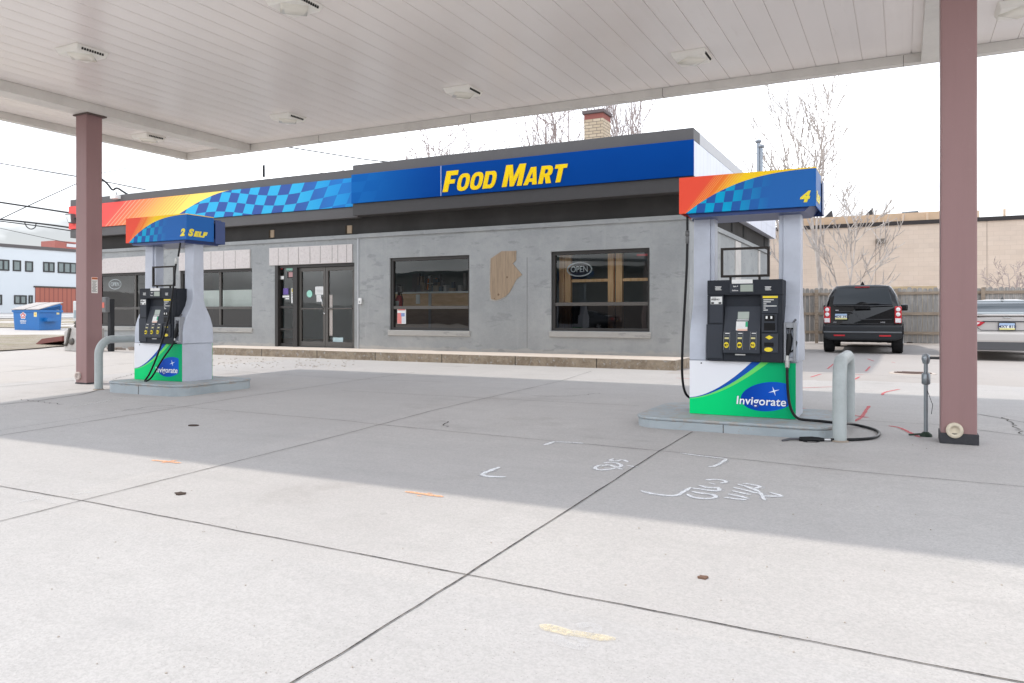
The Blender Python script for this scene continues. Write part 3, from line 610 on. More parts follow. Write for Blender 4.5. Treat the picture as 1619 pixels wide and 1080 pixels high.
# studs in window 2
MSTD = Mat('stud_wood', rough=.7); q = MSTD.noise(3, 5, .6, (8, 8, .7)).ss(.3, .7); MSTD.col(MSTD.mix(q, (.95, .60, .32), (.82, .46, .22)))
t = thing('stud_wall', 'bare wood stud framing behind the window with the open sign', 'framing', (0, 0, 0)); vv = WV + .55
for x0, x1 in ((884, 892), (893, 902), (961, 970), (973.5, 983.5)): a = onv(x0, 450, vv).x; b = onv(x1, 450, vv).x; m = MB(); m.box(a, b, vv, vv + .1, KZ, WT - .13); m.build('stud', MSTD, t)
zz = onv(930, 443.5, vv).z; m = MB(); m.box(onv(903, 450, vv).x, onv(960, 450, vv).x, vv + .02, vv + .09, zz - .03, zz + .03); m.box(onv(984, 450, vv).x, UR - .2, vv + .02, vv + .09, zz - .03, zz + .03); m.build('cross_rail', MSTD, t)
m = MB(); m.box(onv(870, 450, vv).x - .3, UR - .2, vv + .12, vv + .16, KZ, W2[2] + (W2[3] - W2[2]) * .33); m.build('backing_sheet', flat((.02, .02, .02), .9), t)
# white board behind window left of the door
q0 = onv(318, 486, WV + .35); q1 = onv(397, 458, WV + .35); m = MB(); m.box(Wl2[0] - .2, Wl2[1] + .1, WV + .34, WV + .36, q0.z, q1.z)
tag(m.build('white_board', flat((.85, .86, .80), .8)), 'cream board standing inside the window left of the door', 'board')
# unlit open signs
def open_sign(x, y, v, lab):
    q = onv(x, y, v); t = thing('open_sign', lab, 'open sign', q, group='unlit oval open signs'); a_, b_ = .27, .14
    m = MB(); m.tube([(a_ * math.cos(R(k)), 0, b_ * math.sin(R(k))) for k in range(0, 361, 12)], .014, 6, False); m.build('oval_tube', flat((.72, .74, .76), .3), t)
    m = MB(); tx(m, 'OPEN', 0, 0, -.055, .175, .008, .0, 0, .85, 'CENTER'); m.build('lettering', flat((.74, .76, .78), .3), t)
    m = MB(); m.prism([((a_ - .02) * math.cos(R(k)), (b_ - .02) * math.sin(R(k))) for k in range(0, 360, 20)], .02, .03); m.build('backing', flat((.02, .022, .03), .5), t)
open_sign(182, 449.5, WV + .2, 'unlit oval open sign in the leftmost shop window'); open_sign(916, 426, WV + .2, 'unlit oval open sign in the window with wood studs')
q = onv(635.5, 499, WV + .08); m = MB(); m.box(q.x - .13, q.x + .11, WV + .079, WV + .082, q.z - .19, q.z + .19); m.cur = 1; m.box(q.x - .125, q.x - .01, WV + .076, WV + .0785, q.z - .185, q.z + .06); m.cur = 2; m.box(q.x - .02, q.x + .08, WV + .073, WV + .0755, q.z - .02, q.z + .06)
for k in range(5): m.box(q.x + .0, q.x + .09, WV + .074, WV + .0765, q.z - .16 + k * .025, q.z - .155 + k * .025)
m.cur = 1; m.box(q.x - .11, q.x + .09, WV + .074, WV + .0765, q.z + .12, q.z + .16)
tag(m.build('poster', [PW, flat((.72, .22, .2), .6), flat((.2, .3, .55), .6)]), 'red and white poster in the lower pane below the fire extinguisher', 'poster')
m = MB(); q = onv(1021, 405, WV + .08); 
for x, y in ((1016, 403), (391, 419.5), (168, 430)):
    q = onv(x, y, WV + .1); m.box(q.x - .12, q.x + .1, WV + .10, WV + .108, q.z - .02, q.z + .02)
tag(m.build('window_tape', PR), 'red stickers in the upper corners of the shop windows', 'sticker')

# ---------------------------------------------------------------- banner and sign
def banner_mat():
    M = Mat('banner_print', rough=.5, spec=.1); x, y, z = M.co()
    t = (z - 3.64) / .68; fcur = (x + 17.85) / 2.35; cur = 1 - (1 - fcur).pw(1.6)
    cur = cur + fcur.gt(1) * 5
    xs = x - t * .32
    wob = (x * 1.25).sin() * .16 + (x * .5).sin() * .08
    rr = ((t + wob) * 2.7).fl(); cc = ((x - t * .34 + wob * .6) / .37).fl(); ch = ((rr + cc) / 2).fr().gt(.25)
    fade = x.ss(-13.6, -11.6)
    ck = M.mix(ch, (.045, .10, .33), (.04, .42, .70)); ck = M.mix(fade * .72, ck, (.01, .22, .62))
    sx_ = x - t * .95; warm = M.mix(sx_.ss(-21.0, -18.0), (.84, .10, .09), (.94, .46, .10)); warm = M.mix(sx_.ss(-19.6, -17.4), warm, (.96, .72, .16))
    stp = ((sx_ * 5.5).fr().lt(.22) * sx_.gt(-20.6) * sx_.lt(-19.7)).mxx((sx_ * 7.5).fr().lt(.25) * sx_.gt(-19.6) * sx_.lt(-17.9))
    warm = M.mix(stp * .75, warm, M.mix(sx_.ss(-20, -18.5), (.97, .45, .30), (.80, .30, .10)))
    M.col(M.mix(t.lt(cur), warm, ck)); return M
m = MB(); m.box(UL - .12, FU0 - .004, LV - .035, LV - .003, 3.64, 4.318); bn = m.build('sign_band', banner_mat(), bevel=.003); tag(bn, 'long red, yellow and blue checkered sign band on the left part of the shop', 'sign')
def sign_mat():
    M = Mat('blue_sign', rough=.5, spec=.05); x, y, z = M.co(); t = (z - 3.68) / .66
    ch = (((t * 2.7).fl() + ((x - t * .34) / .45).fl()) / 2).fr().gt(.25); f = (1 - x.ss(-11.4, -10.2)) * .16
    b = M.mix(M.noise(.5, 3).ss(.3, .7), (.0, .047, .245), (.0, .053, .27)); M.col(M.mix((1 - x.ss(-11.0, -8.9)) * .45, M.mix(ch * f, b, (.03, .30, .68)), (.01, .17, .52))); return M
t = thing('store_sign', 'long blue sign with yellow food mart lettering on the shop fascia', 'sign', (0, 0, 0))
m = MB(); m.box(FU0 - .004, FU1 + .012, FV - .045, FV - .003, 3.676, 4.344); m.build('sign_panel', sign_mat(), t, .003)
m = MB(); u_ = onv(697, 300, FV - .05).x; m.box(u_ - .006, u_ + .006, FV - .048, FV - .0455, 3.68, 4.34); m.build('panel_seam', flat((.6, .62, .7), .5), t)
m = MB(); a = onv(698, 0, FV - .05).x; b = onv(901, 0, FV - .05).x
def heavy(m, y, words, x, z, dim, hgt, dep, gap):
    # heavy condensed italic capitals drawn as outlines; each is (polygon loops) in a unit cell w x 1
    GL = {'F': (.60, [[(0, 0), (.26, 0), (.26, .38), (.52, .38), (.52, .58), (.26, .58), (.26, .78), (.60, .78), (.60, 1), (0, 1)]]),
          'T': (.66, [[(.20, 0), (.46, 0), (.46, .78), (.66, .78), (.66, 1), (0, 1), (0, .78), (.20, .78)]]),
          'M': (.92, [[(0, 0), (.22, 0), (.22, .60), (.37, 0), (.55, 0), (.70, .60), (.70, 0), (.92, 0), (.92, 1), (.62, 1), (.46, .42), (.30, 1), (0, 1)]]),
          'A': (.76, [[(0, 0), (.25, 0), (.29, .17), (.29, .36), (.38, .72), (.38, 1), (.23, 1)], [(.76, 0), (.51, 0), (.47, .17), (.47, .36), (.38, .72), (.38, 1), (.53, 1)], [(.29, .17), (.47, .17), (.47, .36), (.29, .36)]]),
          'R': (.70, [[(0, 0), (.25, 0), (.25, .38), (.25, .56), (.25, .80), (.25, 1), (0, 1)], [(.25, .80), (.36, .80), (.42, .75), (.42, .62), (.36, .56), (.25, .56), (.25, .38), (.30, .38), (.44, 0), (.72, 0), (.55, .42), (.64, .50), (.67, .60), (.67, .80), (.60, .94), (.46, 1), (.25, 1)]]),
          }
    def ring(w_, sq):
        o = [[], []]; n = 20
        for k in range(n):
            t = 2 * math.pi * k / n; c, s = math.cos(t), math.sin(t); e = .75
            f = lambda v: math.copysign(abs(v) ** e, v)
            o[0].append((w_ / 2 + w_ / 2 * f(c), .5 + .52 * f(s))); o[1].append((w_ / 2 + (w_ / 2 - .23) * f(c), .5 + .30 * f(s)))
        return o
    for wd in words:
        for i, chx in enumerate(wd):
            h = hgt if i == 0 else hgt * dim; wx = h * 1.12; S = lambda a, b: (x + a * wx + b * h * .24, z + b * h)
            if chx in 'OD':
                w_ = .74 if chx == 'O' else .72; ro, ri = ring(w_, 0)
                if chx == 'D':
                    ro = [(0, b if abs(b - .5) < .3 else (1 if b > .5 else 0)) if a < w_ * .35 else (a, max(0, min(1, b))) for a, b in ro]; ri = [(.25, max(.22, min(.78, b * 1.02))) if a < w_ * .5 else (a, b) for a, b in ri]
                n = len(ro); o_ = [S(*p) for p in ro]; i_ = [S(*p) for p in ri]
                V_ = [(p[0], y, p[1]) for p in o_] + [(p[0], y, p[1]) for p in i_] + [(p[0], y - dep, p[1]) for p in o_] + [(p[0], y - dep, p[1]) for p in i_]
                F_ = []
                for k in range(n):
                    j = (k + 1) % n; F_ += [(2 * n + k, 2 * n + j, 3 * n + j, 3 * n + k), (k, j, 2 * n + j, 2 * n + k), (n + k, 3 * n + k, 3 * n + j, n + j)]
                m.add(V_, F_)
            else:
                w_, loops = GL[chx]
                for lp in loops: m.prism([S(*p) for p in lp], y, y - dep)
            x += wx * (w_ + .075)
        x += gap * hgt
    return x
xx = heavy(MB(), 0, ['FOOD', 'MART'], 0, 0, .80, .47, .012, .33)
m = MB(); z0 = onv(800, 297, FV - .05).z; sc = (b - a + .02) / xx
heavy(m, FV - .046, ['FOOD', 'MART'], a + .03, z0 + .02, .80, .47 * sc, .012, .33)
m.build('lettering', flat((.90, .60, .0), .6, dirt=.05, spec=.2), t)
# floodlight at the left end, conduit bits and the roof lamp
q = onv(113, 345, 14.3); t = thing('floodlight', 'small floodlight on the left end of the shop fascia', 'floodlight', q)
m = MB(); m.prism([(-.16, .12), (.12, .12), (.16, -.16), (0, -.16)], -.1, .14, 'y'); m.build('housing', flat((.12, .12, .12), .5), t, .01); m = MB(); m.prism([(-.13, .09), (.10, .09), (.13, -.13), (.02, -.13)], -.104, -.1); m.build('lens', flat((.7, .72, .7), .2), t); m = MB(); m.box(-.01, .02, .14, .3, -.02, .02); m.box(.14, .3, .0, .05, -.04, .0); m.build('bracket', MBLK, t)
q = onv(184, 312, LV - .06); t = thing('security_light', 'small white lamp below the overhead cable on the fascia', 'light', q)
m = MB(); m.box(-.12, .12, -.12, .06, -.05, .05); m.build('housing', PW, t, .01); m = MB(); m.tube([(0, 0, .05), (.02, 0, .1), (-.02, 0, .14)], .02); m.build('knuckle', PG, t)
# chimney
def brick():
    M = Mat('buff_brick', rough=.85); M.co(); x, y, z = M.co(); n = M.t.nodes.new('ShaderNodeTexBrick'); cb = M.t.nodes.new('ShaderNodeCombineXYZ')
    M.t.links.new((x + y).v, cb.inputs[0]); M.t.links.new(z.v, cb.inputs[1]); M.t.links.new(cb.outputs[0], n.inputs[0]); n.inputs['Scale'].default_value = 1.0
    n.inputs['Brick Width'].default_value = .23; n.inputs['Row Height'].default_value = .085; n.inputs['Mortar Size'].default_value = .008
    n.inputs['Color1'].default_value = (.46, .36, .25, 1); n.inputs['Color2'].default_value = (.54, .44, .32, 1); n.inputs['Mortar'].default_value = (.16, .13, .11, 1); M.col(M.mix(z.gt(6.54), n.outputs[0], (.26, .085, .07))); return M
t = thing('chimney', 'buff brick chimney with a red brick band and slab cap on the shop roof', 'chimney', (0, 0, 0)); cv = 20.0
a = onv(923.5, 200, cv).x; b = onv(953, 200, cv).x; zt = onv(937, 174, cv).z
m = MB(); m.box(a, b, cv, cv + .62, 4.3, zt - .1); m.build('stack', brick(), t); m = MB(); m.box(a - .05, b + .05, cv - .05, cv + .67, zt - .1, zt - .0); m.build('cap', flat((.13, .10, .10), .8), t, .015)
for x, y0, lab in ((1199, 222, 'taller of the two thin grey roof vent pipes'), (1203.5, 230, 'shorter of the two thin grey roof vent pipes')):
    q = onv(x, y0, 27.0); t = thing('vent_pipe', lab, 'vent pipe', (q.x, 27, 0)); m = MB(); m.tube([(0, 0, .1), (0, 0, q.z - .1)], .055, 10); m.build('pipe', flat((.25, .28, .32), .4, .5), t); m = MB(); m.lathe((0, 0, q.z - .1), [(.055, 0), (.11, .04), (.11, .1), (.04, .13)], 12); m.build('cap', flat((.25, .27, .3), .4, .5), t)

# ---------------------------------------------------------------- islands, bollards, pipe post
def islmat():
    M = Mat('painted_kerb', rough=.7); x, y, z = M.co(); n = M.noise(9, 7, .75).ss(.45, .62); n2 = M.noise(3, 5, off=5).ss(.4, .7)
    k = M.mix(n2, (.36, .40, .42), (.30, .34, .36)); chip = M.noise(16, 7, .75, (1, 1, 1.5), 7).ss(.62, .68); k = M.mix(chip * .8, k, (.34, .24, .17))
    tp = z.gt(.115); k = M.mix(tp * n, k, (.36, .33, .30)); M.col(k); M.bump(M.noise(20, 5, .7), .4, .008); return M
MIS = islmat()
def rrect(u0, u1, v0, v1, r, n=6):
    o = []
    for cx_, cy_, a0 in ((u1 - r, v1 - r, 0), (u0 + r, v1 - r, 90), (u0 + r, v0 + r, 180), (u1 - r, v0 + r, 270)):
        for k in range(n + 1): t = R(a0 + 90 * k / n); o.append((cx_ + r * math.cos(t), cy_ + r * math.sin(t)))
    return o
for (u0, u1, v0, zt, zb, lab) in ((-2.26, -.52, 6.9, .15, .0, 'grey painted concrete island under the nearer pump at right'), (-9.72, -8.2, 6.75, .19, .03, 'grey painted concrete island under the farther pump at left')):
    t = thing('pump_island', lab, 'pump island', (u0, v0, zb), group='pump islands'); m = MB(); H = zt - zb
    m.prism(rrect(0, u1 - u0, 0, 1.3, .22), 0, H - .028, 'z'); m.build('kerb_body', MIS, t, .006)
    m = MB(); m.prism(rrect(-.012, u1 - u0 + .012, -.012, 1.312, .23), H - .026, H, 'z'); m.build('kerb_top', MIS, t, .01)
    m = MB(); m.box((u1 - u0) * .48, (u1 - u0) * .48 + .006, -.004, .01, 0, H - .03); m.build('kerb_joint', MJ, t)
MBOL = flat((.40, .435, .43), .5, name='bollard_paint', dirt=.35, sc=7)
for (cu, v0, v1, zt, lab) in ((-.47, 6.89, 8.1, .76, 'grey steel hoop bollard right of the nearer pump'), (-10.02, 6.9, 8.1, .80, 'grey steel hoop bollard between the left column and the farther pump')):
    t = thing('hoop_bollard', lab, 'bollard', (cu, v0, G(cu, v0)), group='grey hoop bollards'); r = .2; L = v1 - v0; H = zt - G(cu, v0) - .055; pts = [(0, 0, -.02), (0, 0, H * .5)]
    pts += [(0, r - r * math.cos(R(a)), H - r + r * math.sin(R(a))) for a in range(0, 91, 15)] + [(0, L - r + r * math.sin(R(a)), H - r + r * math.cos(R(a))) for a in range(0, 91, 15)] + [(0, L, H * .5), (0, L, -.02)]
    m = MB(); m.tube(pts, .055, 16); m.build('hoop', MBOL, t)
    m = MB(); m.lathe((0, 0, 0), [(.075, 0), (.07, .006), (.056, .012)], 16); m.build('base_ring', flat((.3, .25, .2), .9), t)
q = gnd(1464, 690); t = thing('pipe_post', 'thin galvanised pipe post with elbow beside the right column', 'pipe', q); H = onv(1464, 562, q.y).z - q.z
MGAL = flat((.30, .33, .35), .4, .7, name='galvanised', dirt=.3, sc=10)
m = MB(); m.tube([(0, 0, -.02), (0, 0, H - .02)], .017, 12); m.build('pipe', MGAL, t)
m = MB(); m.lathe((0, 0, H - .03), [(.025, -.04), (.03, -.02), (.034, .0), (.03, .03), (.012, .045)], 14); m.lathe((0, 0, H - .22), [(.024, -.03), (.034, -.02), (.034, .06), (.024, .07)], 8); m.build('fitting', MGAL, t)
m = MB(); m.tube([(.02, 0, H - .02), (.14, 0, H - .02)], .012, 8); m.build('branch_pipe', flat((.1, .1, .1), .5, .5), t)
m = MB(); m.lathe((0, 0, 0), [(.05, 0), (.045, .02), (.02, .04)], 10); m.tube([(-.02, 0, .02), (-.08, -.02, .015), (-.13, 0, .005)], .008, 6); m.build('base_clamp', flat((.03, .05, .035), .6), t)
m = MB(); m.tube([(.01, -.01, H - .3), (.05, -.02, H - .42), (.04, -.01, H - .5)], .0025, 5); m.build('loose_wire', MBLK, t)

# ---------------------------------------------------------------- fuel pumps
def lowermat():
    M = Mat('pump_skirt_print', rough=.4, spec=.12); x, y, z = M.co(); s = x / .965; t = z / .512
    p1 = t.gt((s).pw(1.65) * 1.6 + .31); p2 = t.gt((s * .885).pw(1.65) * 1.6 + .30); p3 = t.gt((s * .81).pw(1.65) * 1.6 + .285)
    g = M.mix(s.ss(.1, .95), (.0, .66, .19), (.0, .36, .14)); k = M.mix(p3, g, (.16, .68, .14)); k = M.mix(p2, k, (.01, .09, .42)); k = M.mix(p1, k, (.80, .80, .83))
    ex = (s - .755) * 1.0; ey = t - .385; ang = ex * -.22 + ey; e = (ex / .258).pw(1) ; r2 = (ex * ex) / .0666 + (ang * ang) / .068
    k = M.mix(r2.lt(1.0) * x.lt(.90), k, M.mix(s.ss(.5, .95), (.0, .05, .36), (.005, .10, .56))); M.col(k); return M
def valmat():
    M = Mat('pump_top_print', rough=.45, spec=.12); x, y, z = M.co(); s = (x + .08) / 1.22; t = (z - 1.905) / .345
    cur = 1 - (1.04 - s).pw(2.7) - .03; cell = (t + (s * 5).sin() * .05)
    ch = (((cell * 3.4).fl() + ((s - t * .05) / .066).fl()) / 2).fr().gt(.25); fade = s.ss(.3, .72)
    ck = M.mix(ch, (.02, .10, .36), (.0, .36, .62)); ck = M.mix(fade, ck, (.02, .13, .42)); sx_ = s - t * .23
    warm = M.mix(sx_.ss(.0, .22), (.85, .09, .05), (.90, .25, .03)); warm = M.mix(sx_.ss(.12, .30), warm, (.95, .62, .02))
    st = ((sx_ * 62).fr().lt(.25) * sx_.gt(.05) * sx_.lt(.12)).mxx((sx_ * 50).fr().lt(.3) * sx_.gt(.15) * sx_.lt(.27)); warm = M.mix(st * .7, warm, (.95, .50, .12))
    M.col(M.mix(t.lt(cur), warm, ck)); return M
MLOW = lowermat(); MVAL = valmat(); MPB = flat((.50, .53, .60), .45, name='pump_grey', dirt=.28, sc=3.5); MHD = flat((.020, .023, .030), .55, name='pump_head', dirt=.3, sc=14); MHL = flat((.042, .047, .058), .55, name='pump_bezel', dirt=.3, sc=14)
MNAVY = flat((.008, .035, .16), .35, name='navy', dirt=.1); MSC = flat((.33, .37, .32), .2, name='lcd', dirt=.05); MYE = flat((.80, .62, .02), .4, dirt=.1, sc=20); MHO = flat((.012, .012, .013), .35, name='hose_rubber', dirt=.2)
O4 = Vector((-1.823, 7.3, .15))
def hp(zx, zy, d=-.06):
    q = onv(1080 + zx / 4.32, 430 + zy / 4.32, 7.3 + d); return q.x - O4.x, q.z - O4.z
def hr(m, a, b, c, d_, y0, y1):     # rectangle of the head measured on the nearer pump
    x0, z1 = hp(a, b); x1, z0 = hp(c, d_)
    zc = None; m.box(x0, x1, y0, y1, z0, z1)
    return x0, x1, z0, z1
def build_pump(n, lab, loc):
    t = thing('fuel_pump', lab, 'fuel pump', loc, group='fuel pumps'); W = .965; D = .5
    m = MB(); m.box(.0, W, .0, D, 0, .512); m.box(.02, W - .02, .05, D - .05, .5122, .62); b = m.build('cabinet', MPB, t, .006)
    for s_, yy in ((0, -.006), (1, D + .001)): m = MB(); m.box(.003, W - .003, yy, yy + .005, .004, .51); m.build('skirt_panel', MLOW, t)
    # side towers, bottle shaped in profile
    c = D / 2
    prof = [(0, .514), (0, .66), (.012, .76), (.045, .86), (.09, .95), (.135, 1.03), (.16, 1.12), (.168, 1.90)]
    poly = [(a, b_) for a, b_ in prof] + [(D - a, b_) for a, b_ in reversed(prof)]
    for x0, x1 in ((.0, .16), (W - .135, W + .02)):
        m = MB(); m.prism(poly, x0, x1, 'x'); m.build('side_tower', MPB, t, .008)
    for x0, x1 in ((.1605, .20), (W - .175, W - .1355)): m = MB(); m.box(x0, x1, .185, .315, .8, 1.9); m.build('inner_post', MPB, t, .004)
    # head
    HY0 = -.06; x0, zt = hp(165, 50); x1, zb = hp(680, 610); zb = .512; zt = 1.268
    cx0, cz1 = hp(276, 158); cx1, cz0 = hp(530, 400)
    hd = bpy.data.objects.new('dispenser_head', None); COL.objects.link(hd); hd.parent = t
    m = MB(); m.box(x0, x1, HY0 + .06, D - .0 - .06, zb + .002, zt - .004)
    m.box(x0, x1, HY0, HY0 + .058, cz1, zt); m.box(x0, cx0, HY0, HY0 + .058, zb + .003, cz1 - .001); m.box(cx1, x1, HY0, HY0 + .058, zb + .003, cz1 - .001); m.box(cx0 + .001, cx1 - .001, HY0 + .0, HY0 + .058, zb + .003, cz0 - .14); m.build('head_shell', MHD, hd, .005)
    m = MB(); hr(m, 182, 165, 272, 348, HY0 - .008, HY0 - .001); hr(m, 160, 358, 270, 590, HY0 - .006, HY0 - .0012); hr(m, 538, 160, 652, 282, HY0 - .008, HY0 - .001); hr(m, 540, 288, 642, 412, HY0 - .02, HY0 - .001); hr(m, 537, 420, 650, 552, HY0 - .012, HY0 - .001); hr(m, 320, 82, 486, 140, HY0 - .006, HY0 - .001); m.build('bezel', MHL, hd, .004)
    # sloping keypad plate and button pod
    za = hp(0, 235)[1]; zc = hp(0, 400)[1]; zd = hp(0, 545)[1]
    m = MB(); m.prism([(HY0 + .055, za), (HY0 - .01, zc), (HY0 - .045, zd + .03), (HY0 - .045, zd), (HY0 + .055, zd)], cx0 + .003, cx1 - .003, 'x'); m.build('keypad_console', MHL, hd, .004)
    def sp(z): return lerp(z, [(zd + .03, HY0 - .045), (zc, HY0 - .01), (za, HY0 + .055)])
    m = MB()
    def tilt(a, b_, c_, d_, off=.003):
        xa, z1 = hp(a, b_); xb, z0 = hp(c_, d_); m.add([(xa, sp(z0) - off, z0), (xb, sp(z0) - off, z0), (xb, sp(z1) - off, z1), (xa, sp(z1) - off, z1), (xa, sp(z0) + .002, z0), (xb, sp(z0) + .002, z0), (xb, sp(z1) + .002, z1), (xa, sp(z1) + .002, z1)], [(0, 1, 2, 3), (0, 4, 5, 1), (1, 5, 6, 2), (2, 6, 7, 3), (3, 7, 4, 0)])
    tilt(370, 272, 447, 322); xa, z1 = hp(392, 88); xb, z0 = hp(478, 133); m.box(xa, xb, HY0 - .008, HY0 - .006, z0, z1); m.build('display', MSC, hd)
    m = MB(); tilt(365, 325, 446, 331, .004); tilt(362, 338, 440, 400, .003); xa, z1 = hp(333, 53); xb, z0 = hp(475, 78); m.box(xa, xb, HY0 - .004, HY0 - .0005, z0, z1)
    xa, z1 = hp(190, 170); xb, z0 = hp(268, 220); m.box(xa, xb, HY0 - .010, HY0 - .0082, z0, z1)
    for k in range(6): xa, z1 = hp(550, 188 + k * 14); xb, z0 = hp((620, 600, 570, 640, 565, 580)[k], 193 + k * 14); m.box(xa, xb, HY0 - .0092, HY0 - .0082, z0, z1)
    for bx in (240, 580):
        for k in range(4): xa, z1 = hp(bx - 22 + (k % 2) * 4, 100 + k * 7); xb, z0 = hp(bx + 22 - (k % 3) * 3, 103 + k * 7); m.box(xa, xb, HY0 - .0012, HY0 - .0004, z0, z1)
    for bx in (305, 393, 486): tilt(bx - 14, 416, bx + 14, 422, .007)
    xa, z1 = hp(355, 560); xb, z0 = hp(425, 570); m.box(xa, xb, HY0 - .002, HY0 - .0005, z0, z1)
    a0, b0 = hp(343, 103); tx(m, 'Sale $', a0, HY0 - .0065, b0, .017, .0008, .0005); a0, b0 = hp(335, 131); tx(m, 'Gallons', a0, HY0 - .0065, b0, .017, .0008, .0005); m.build('white_label', flat((.72, .72, .70), .6, dirt=.2, sc=40), hd)
    m = MB(); xa, z1 = hp(192, 183); tx(m, 'PREPAY', xa + .004, HY0 - .0105, z1 - .016, .021, .0008, .0008); tx(m, 'PLEASE', xa + .014, HY0 - .0105, z1 + .002, .011, .0008); xb, z0 = hp(266, 218); m.box(xa + .002, xa + .028, HY0 - .0112, HY0 - .0102, z0, z0 + .016); m.box(xb - .03, xb - .004, HY0 - .0112, HY0 - .0102, z0, z0 + .016)
    for (bx, num) in ((302, '87'), (391, '89'), (482, '91')):
        xa, za_ = hp(bx, 498); tx(m, num, xa, sp(za_) - .0135, za_ - .011, .028, .0008, .0012, align='CENTER')
    m.build('black_print', flat((.02, .02, .02), .6), hd)
    m = MB(); tilt(425, 340, 441, 375, .0045); m.build('green_label', flat((.02, .35, .16), .5), hd); m = MB(); tilt(372, 388, 440, 402, .0048); m.build('peeling_label', flat((.75, .5, .4), .6), hd)
    m = MB()
    for bx in (302, 391, 482):
        xa, za_ = hp(bx, 498); yy = sp(za_); r = .024; m.prism([(xa + r * math.cos(R(k)) * .9, za_ + r * 1.15 * math.sin(R(k))) for k in range(0, 360, 30)], yy - .012, yy - .002)
    xa, z1 = hp(545, 165); xb, z0 = hp(648, 178); m.box(xa, xb, HY0 - .011, HY0 - .0085, z0, z1); xa, za_ = hp(590, 447); m.prism([(xa - .035, za_), (xa, za_ - .02), (xa + .035, za_), (xa, za_ + .02)], HY0 - .0145, HY0 - .0125); xa, za_ = hp(585, 530); m.prism([(xa + .038 * math.cos(R(k)), za_ + .02 * math.sin(R(k))) for k in range(0, 360, 30)], HY0 - .0145, HY0 - .0125); m.build('yellow_button', MYE, hd)
    m = MB()
    for bx in (302, 391, 482): tilt(bx - 14, 446, bx + 14, 458, .006)
    m.build('price_window', flat((.55, .5, .25), .3), hd)
    m = MB()
    for bx in (302, 391, 482):
        for a_, b_, c_, d_ in ((bx - 22, 408, bx - 19, 530), (bx + 19, 408, bx + 22, 530), (bx - 22, 434, bx + 22, 437)): tilt(a_, b_, c_, d_, .004)
    m.build('button_bezel', flat((.16, .17, .18), .5), hd)
    m = MB(); xa, z1 = hp(555, 348); xb, z0 = hp(632, 400); m.box(xa, xb, HY0 - .022, HY0 - .0202, z0, z1); xa, z1 = hp(560, 296); xb, z0 = hp(628, 335); m.box(xa, xb, HY0 - .028, HY0 - .0202, z0, z1); xa, z1 = hp(555, 482); xb, z0 = hp(620, 510); m.box(xa, xb, HY0 - .014, HY0 - .0122, z0, z1); m.build('card_slot', flat((.008, .008, .009), .3, dirt=0), hd)
    m = MB(); xa, z1 = hp(568, 302); xb, z0 = hp(580, 320); m.box(xa, xb, HY0 - .03, HY0 - .0282, z0, z1); xa, z1 = hp(600, 302); xb, z0 = hp(612, 320); m.box(xa, xb, HY0 - .03, HY0 - .0282, z0, z1); m.build('reader_light', PW, hd)
    # media frame above the head
    xa, zz1 = hp(262, -150, .1); xb = hp(595, 0, .1)[0]; fz0, fz1 = zt + .03, zt + .31; m = MB(); yy = .06; w_ = .022
    m.box(xa, xb, yy, yy + .03, fz0, fz0 + w_); m.box(xa, xb, yy, yy + .03, fz1 - w_, fz1); m.box(xa, xa + w_, yy, yy + .03, fz0 + w_, fz1 - w_); m.box(xb - w_, xb, yy, yy + .03, fz0 + w_, fz1 - w_); m.box(xa + .08, xa + .1, yy + .005, yy + .025, zt - .01, fz0); m.box(xb - .1, xb - .08, yy + .005, yy + .025, zt - .01, fz0); m.build('media_frame', flat((.03, .025, .022), .5), t, .003)
    # nozzle boot on the right tower
    bx0, bz1 = hp(684, 345); bx1, bz0 = hp(772, 612); bx0 = max(bx0, x1 + .004); bx1 = W + .0
    m = MB(); fy = -.045; e_ = .02
    m.box(bx0, bx0 + e_, fy, .04, bz0, bz1); m.box(bx1 - e_, bx1, fy, .04, bz0, bz1); m.box(bx0 + e_, bx1 - e_, fy, .04, bz1 - .05, bz1); m.box(bx0 + e_, bx1 - e_, fy, .04, bz0, bz0 + .03); m.build('nozzle_boot', flat((.27, .28, .30), .5, dirt=.4, sc=20), t, .006)
    m = MB(); m.box(bx0 + e_, bx1 - e_, .03, .038, bz0 + .03, bz1 - .05); m.build('boot_recess', flat((.006, .006, .006), .8, dirt=0), t)
    cxn = (bx0 + bx1) / 2
    # valance shells, underside
    v0, v1, z0, z1 = -.08, 1.14, 1.905, 2.25
    m = MB(); m.prism([(v0, -.08), (v1, -.08), (v1, .375), (v1 - .008, .375), (v1 - .008, -.07), (v0 + .008, -.07), (v0 + .008, .375), (v0, .375)], z0, z1, 'z'); m.build('valance', MVAL, t, .004)
    m = MB(); m.prism([(v0 + .012, .56), (v0 + .012, .39), (v0 + .02, .39), (v0 + .02, .55), (v1 + .004, .55), (v1 + .004, .39), (v1 + .012, .39), (v1 + .012, .56)], z0 - .02, z1 - .05, 'z'); m.build('valance_back', MNAVY, t, .004)
    m = MB(); m.box(v0 + .03, v1 - .03, -.065, D + .03, z1 - .05, z1 - .03); m.prism([(v0 + .012, z0 + .05), (v0 + .10, z0 - .035), (v1 - .10, z0 - .035), (v1 - .012, z0 + .05)], -.04, .53, 'y'); m.build('valance_underside', MNAVY, t)
    m = MB()
    if n == 4: tx(m, '4', v1 - .135, -.0805, z0 + .045, .125, .003, .007, .28, 1.1)
    else:
        tx(m, '2', v1 - .115, -.0805, z0 + .055, .125, .003, .008, .28, 1.15)
    tx(m, 'S', v1 + .0005, -.055, z0 + .055, .125, .003, .008, .28, 1.15, side=True); tx(m, 'ELF', v1 + .0005, .036, z0 + .055, .092, .003, .007, .28, 1.3, side=True)
    m.build('valance_lettering', flat((.85, .70, .02), .4, dirt=.05), t)
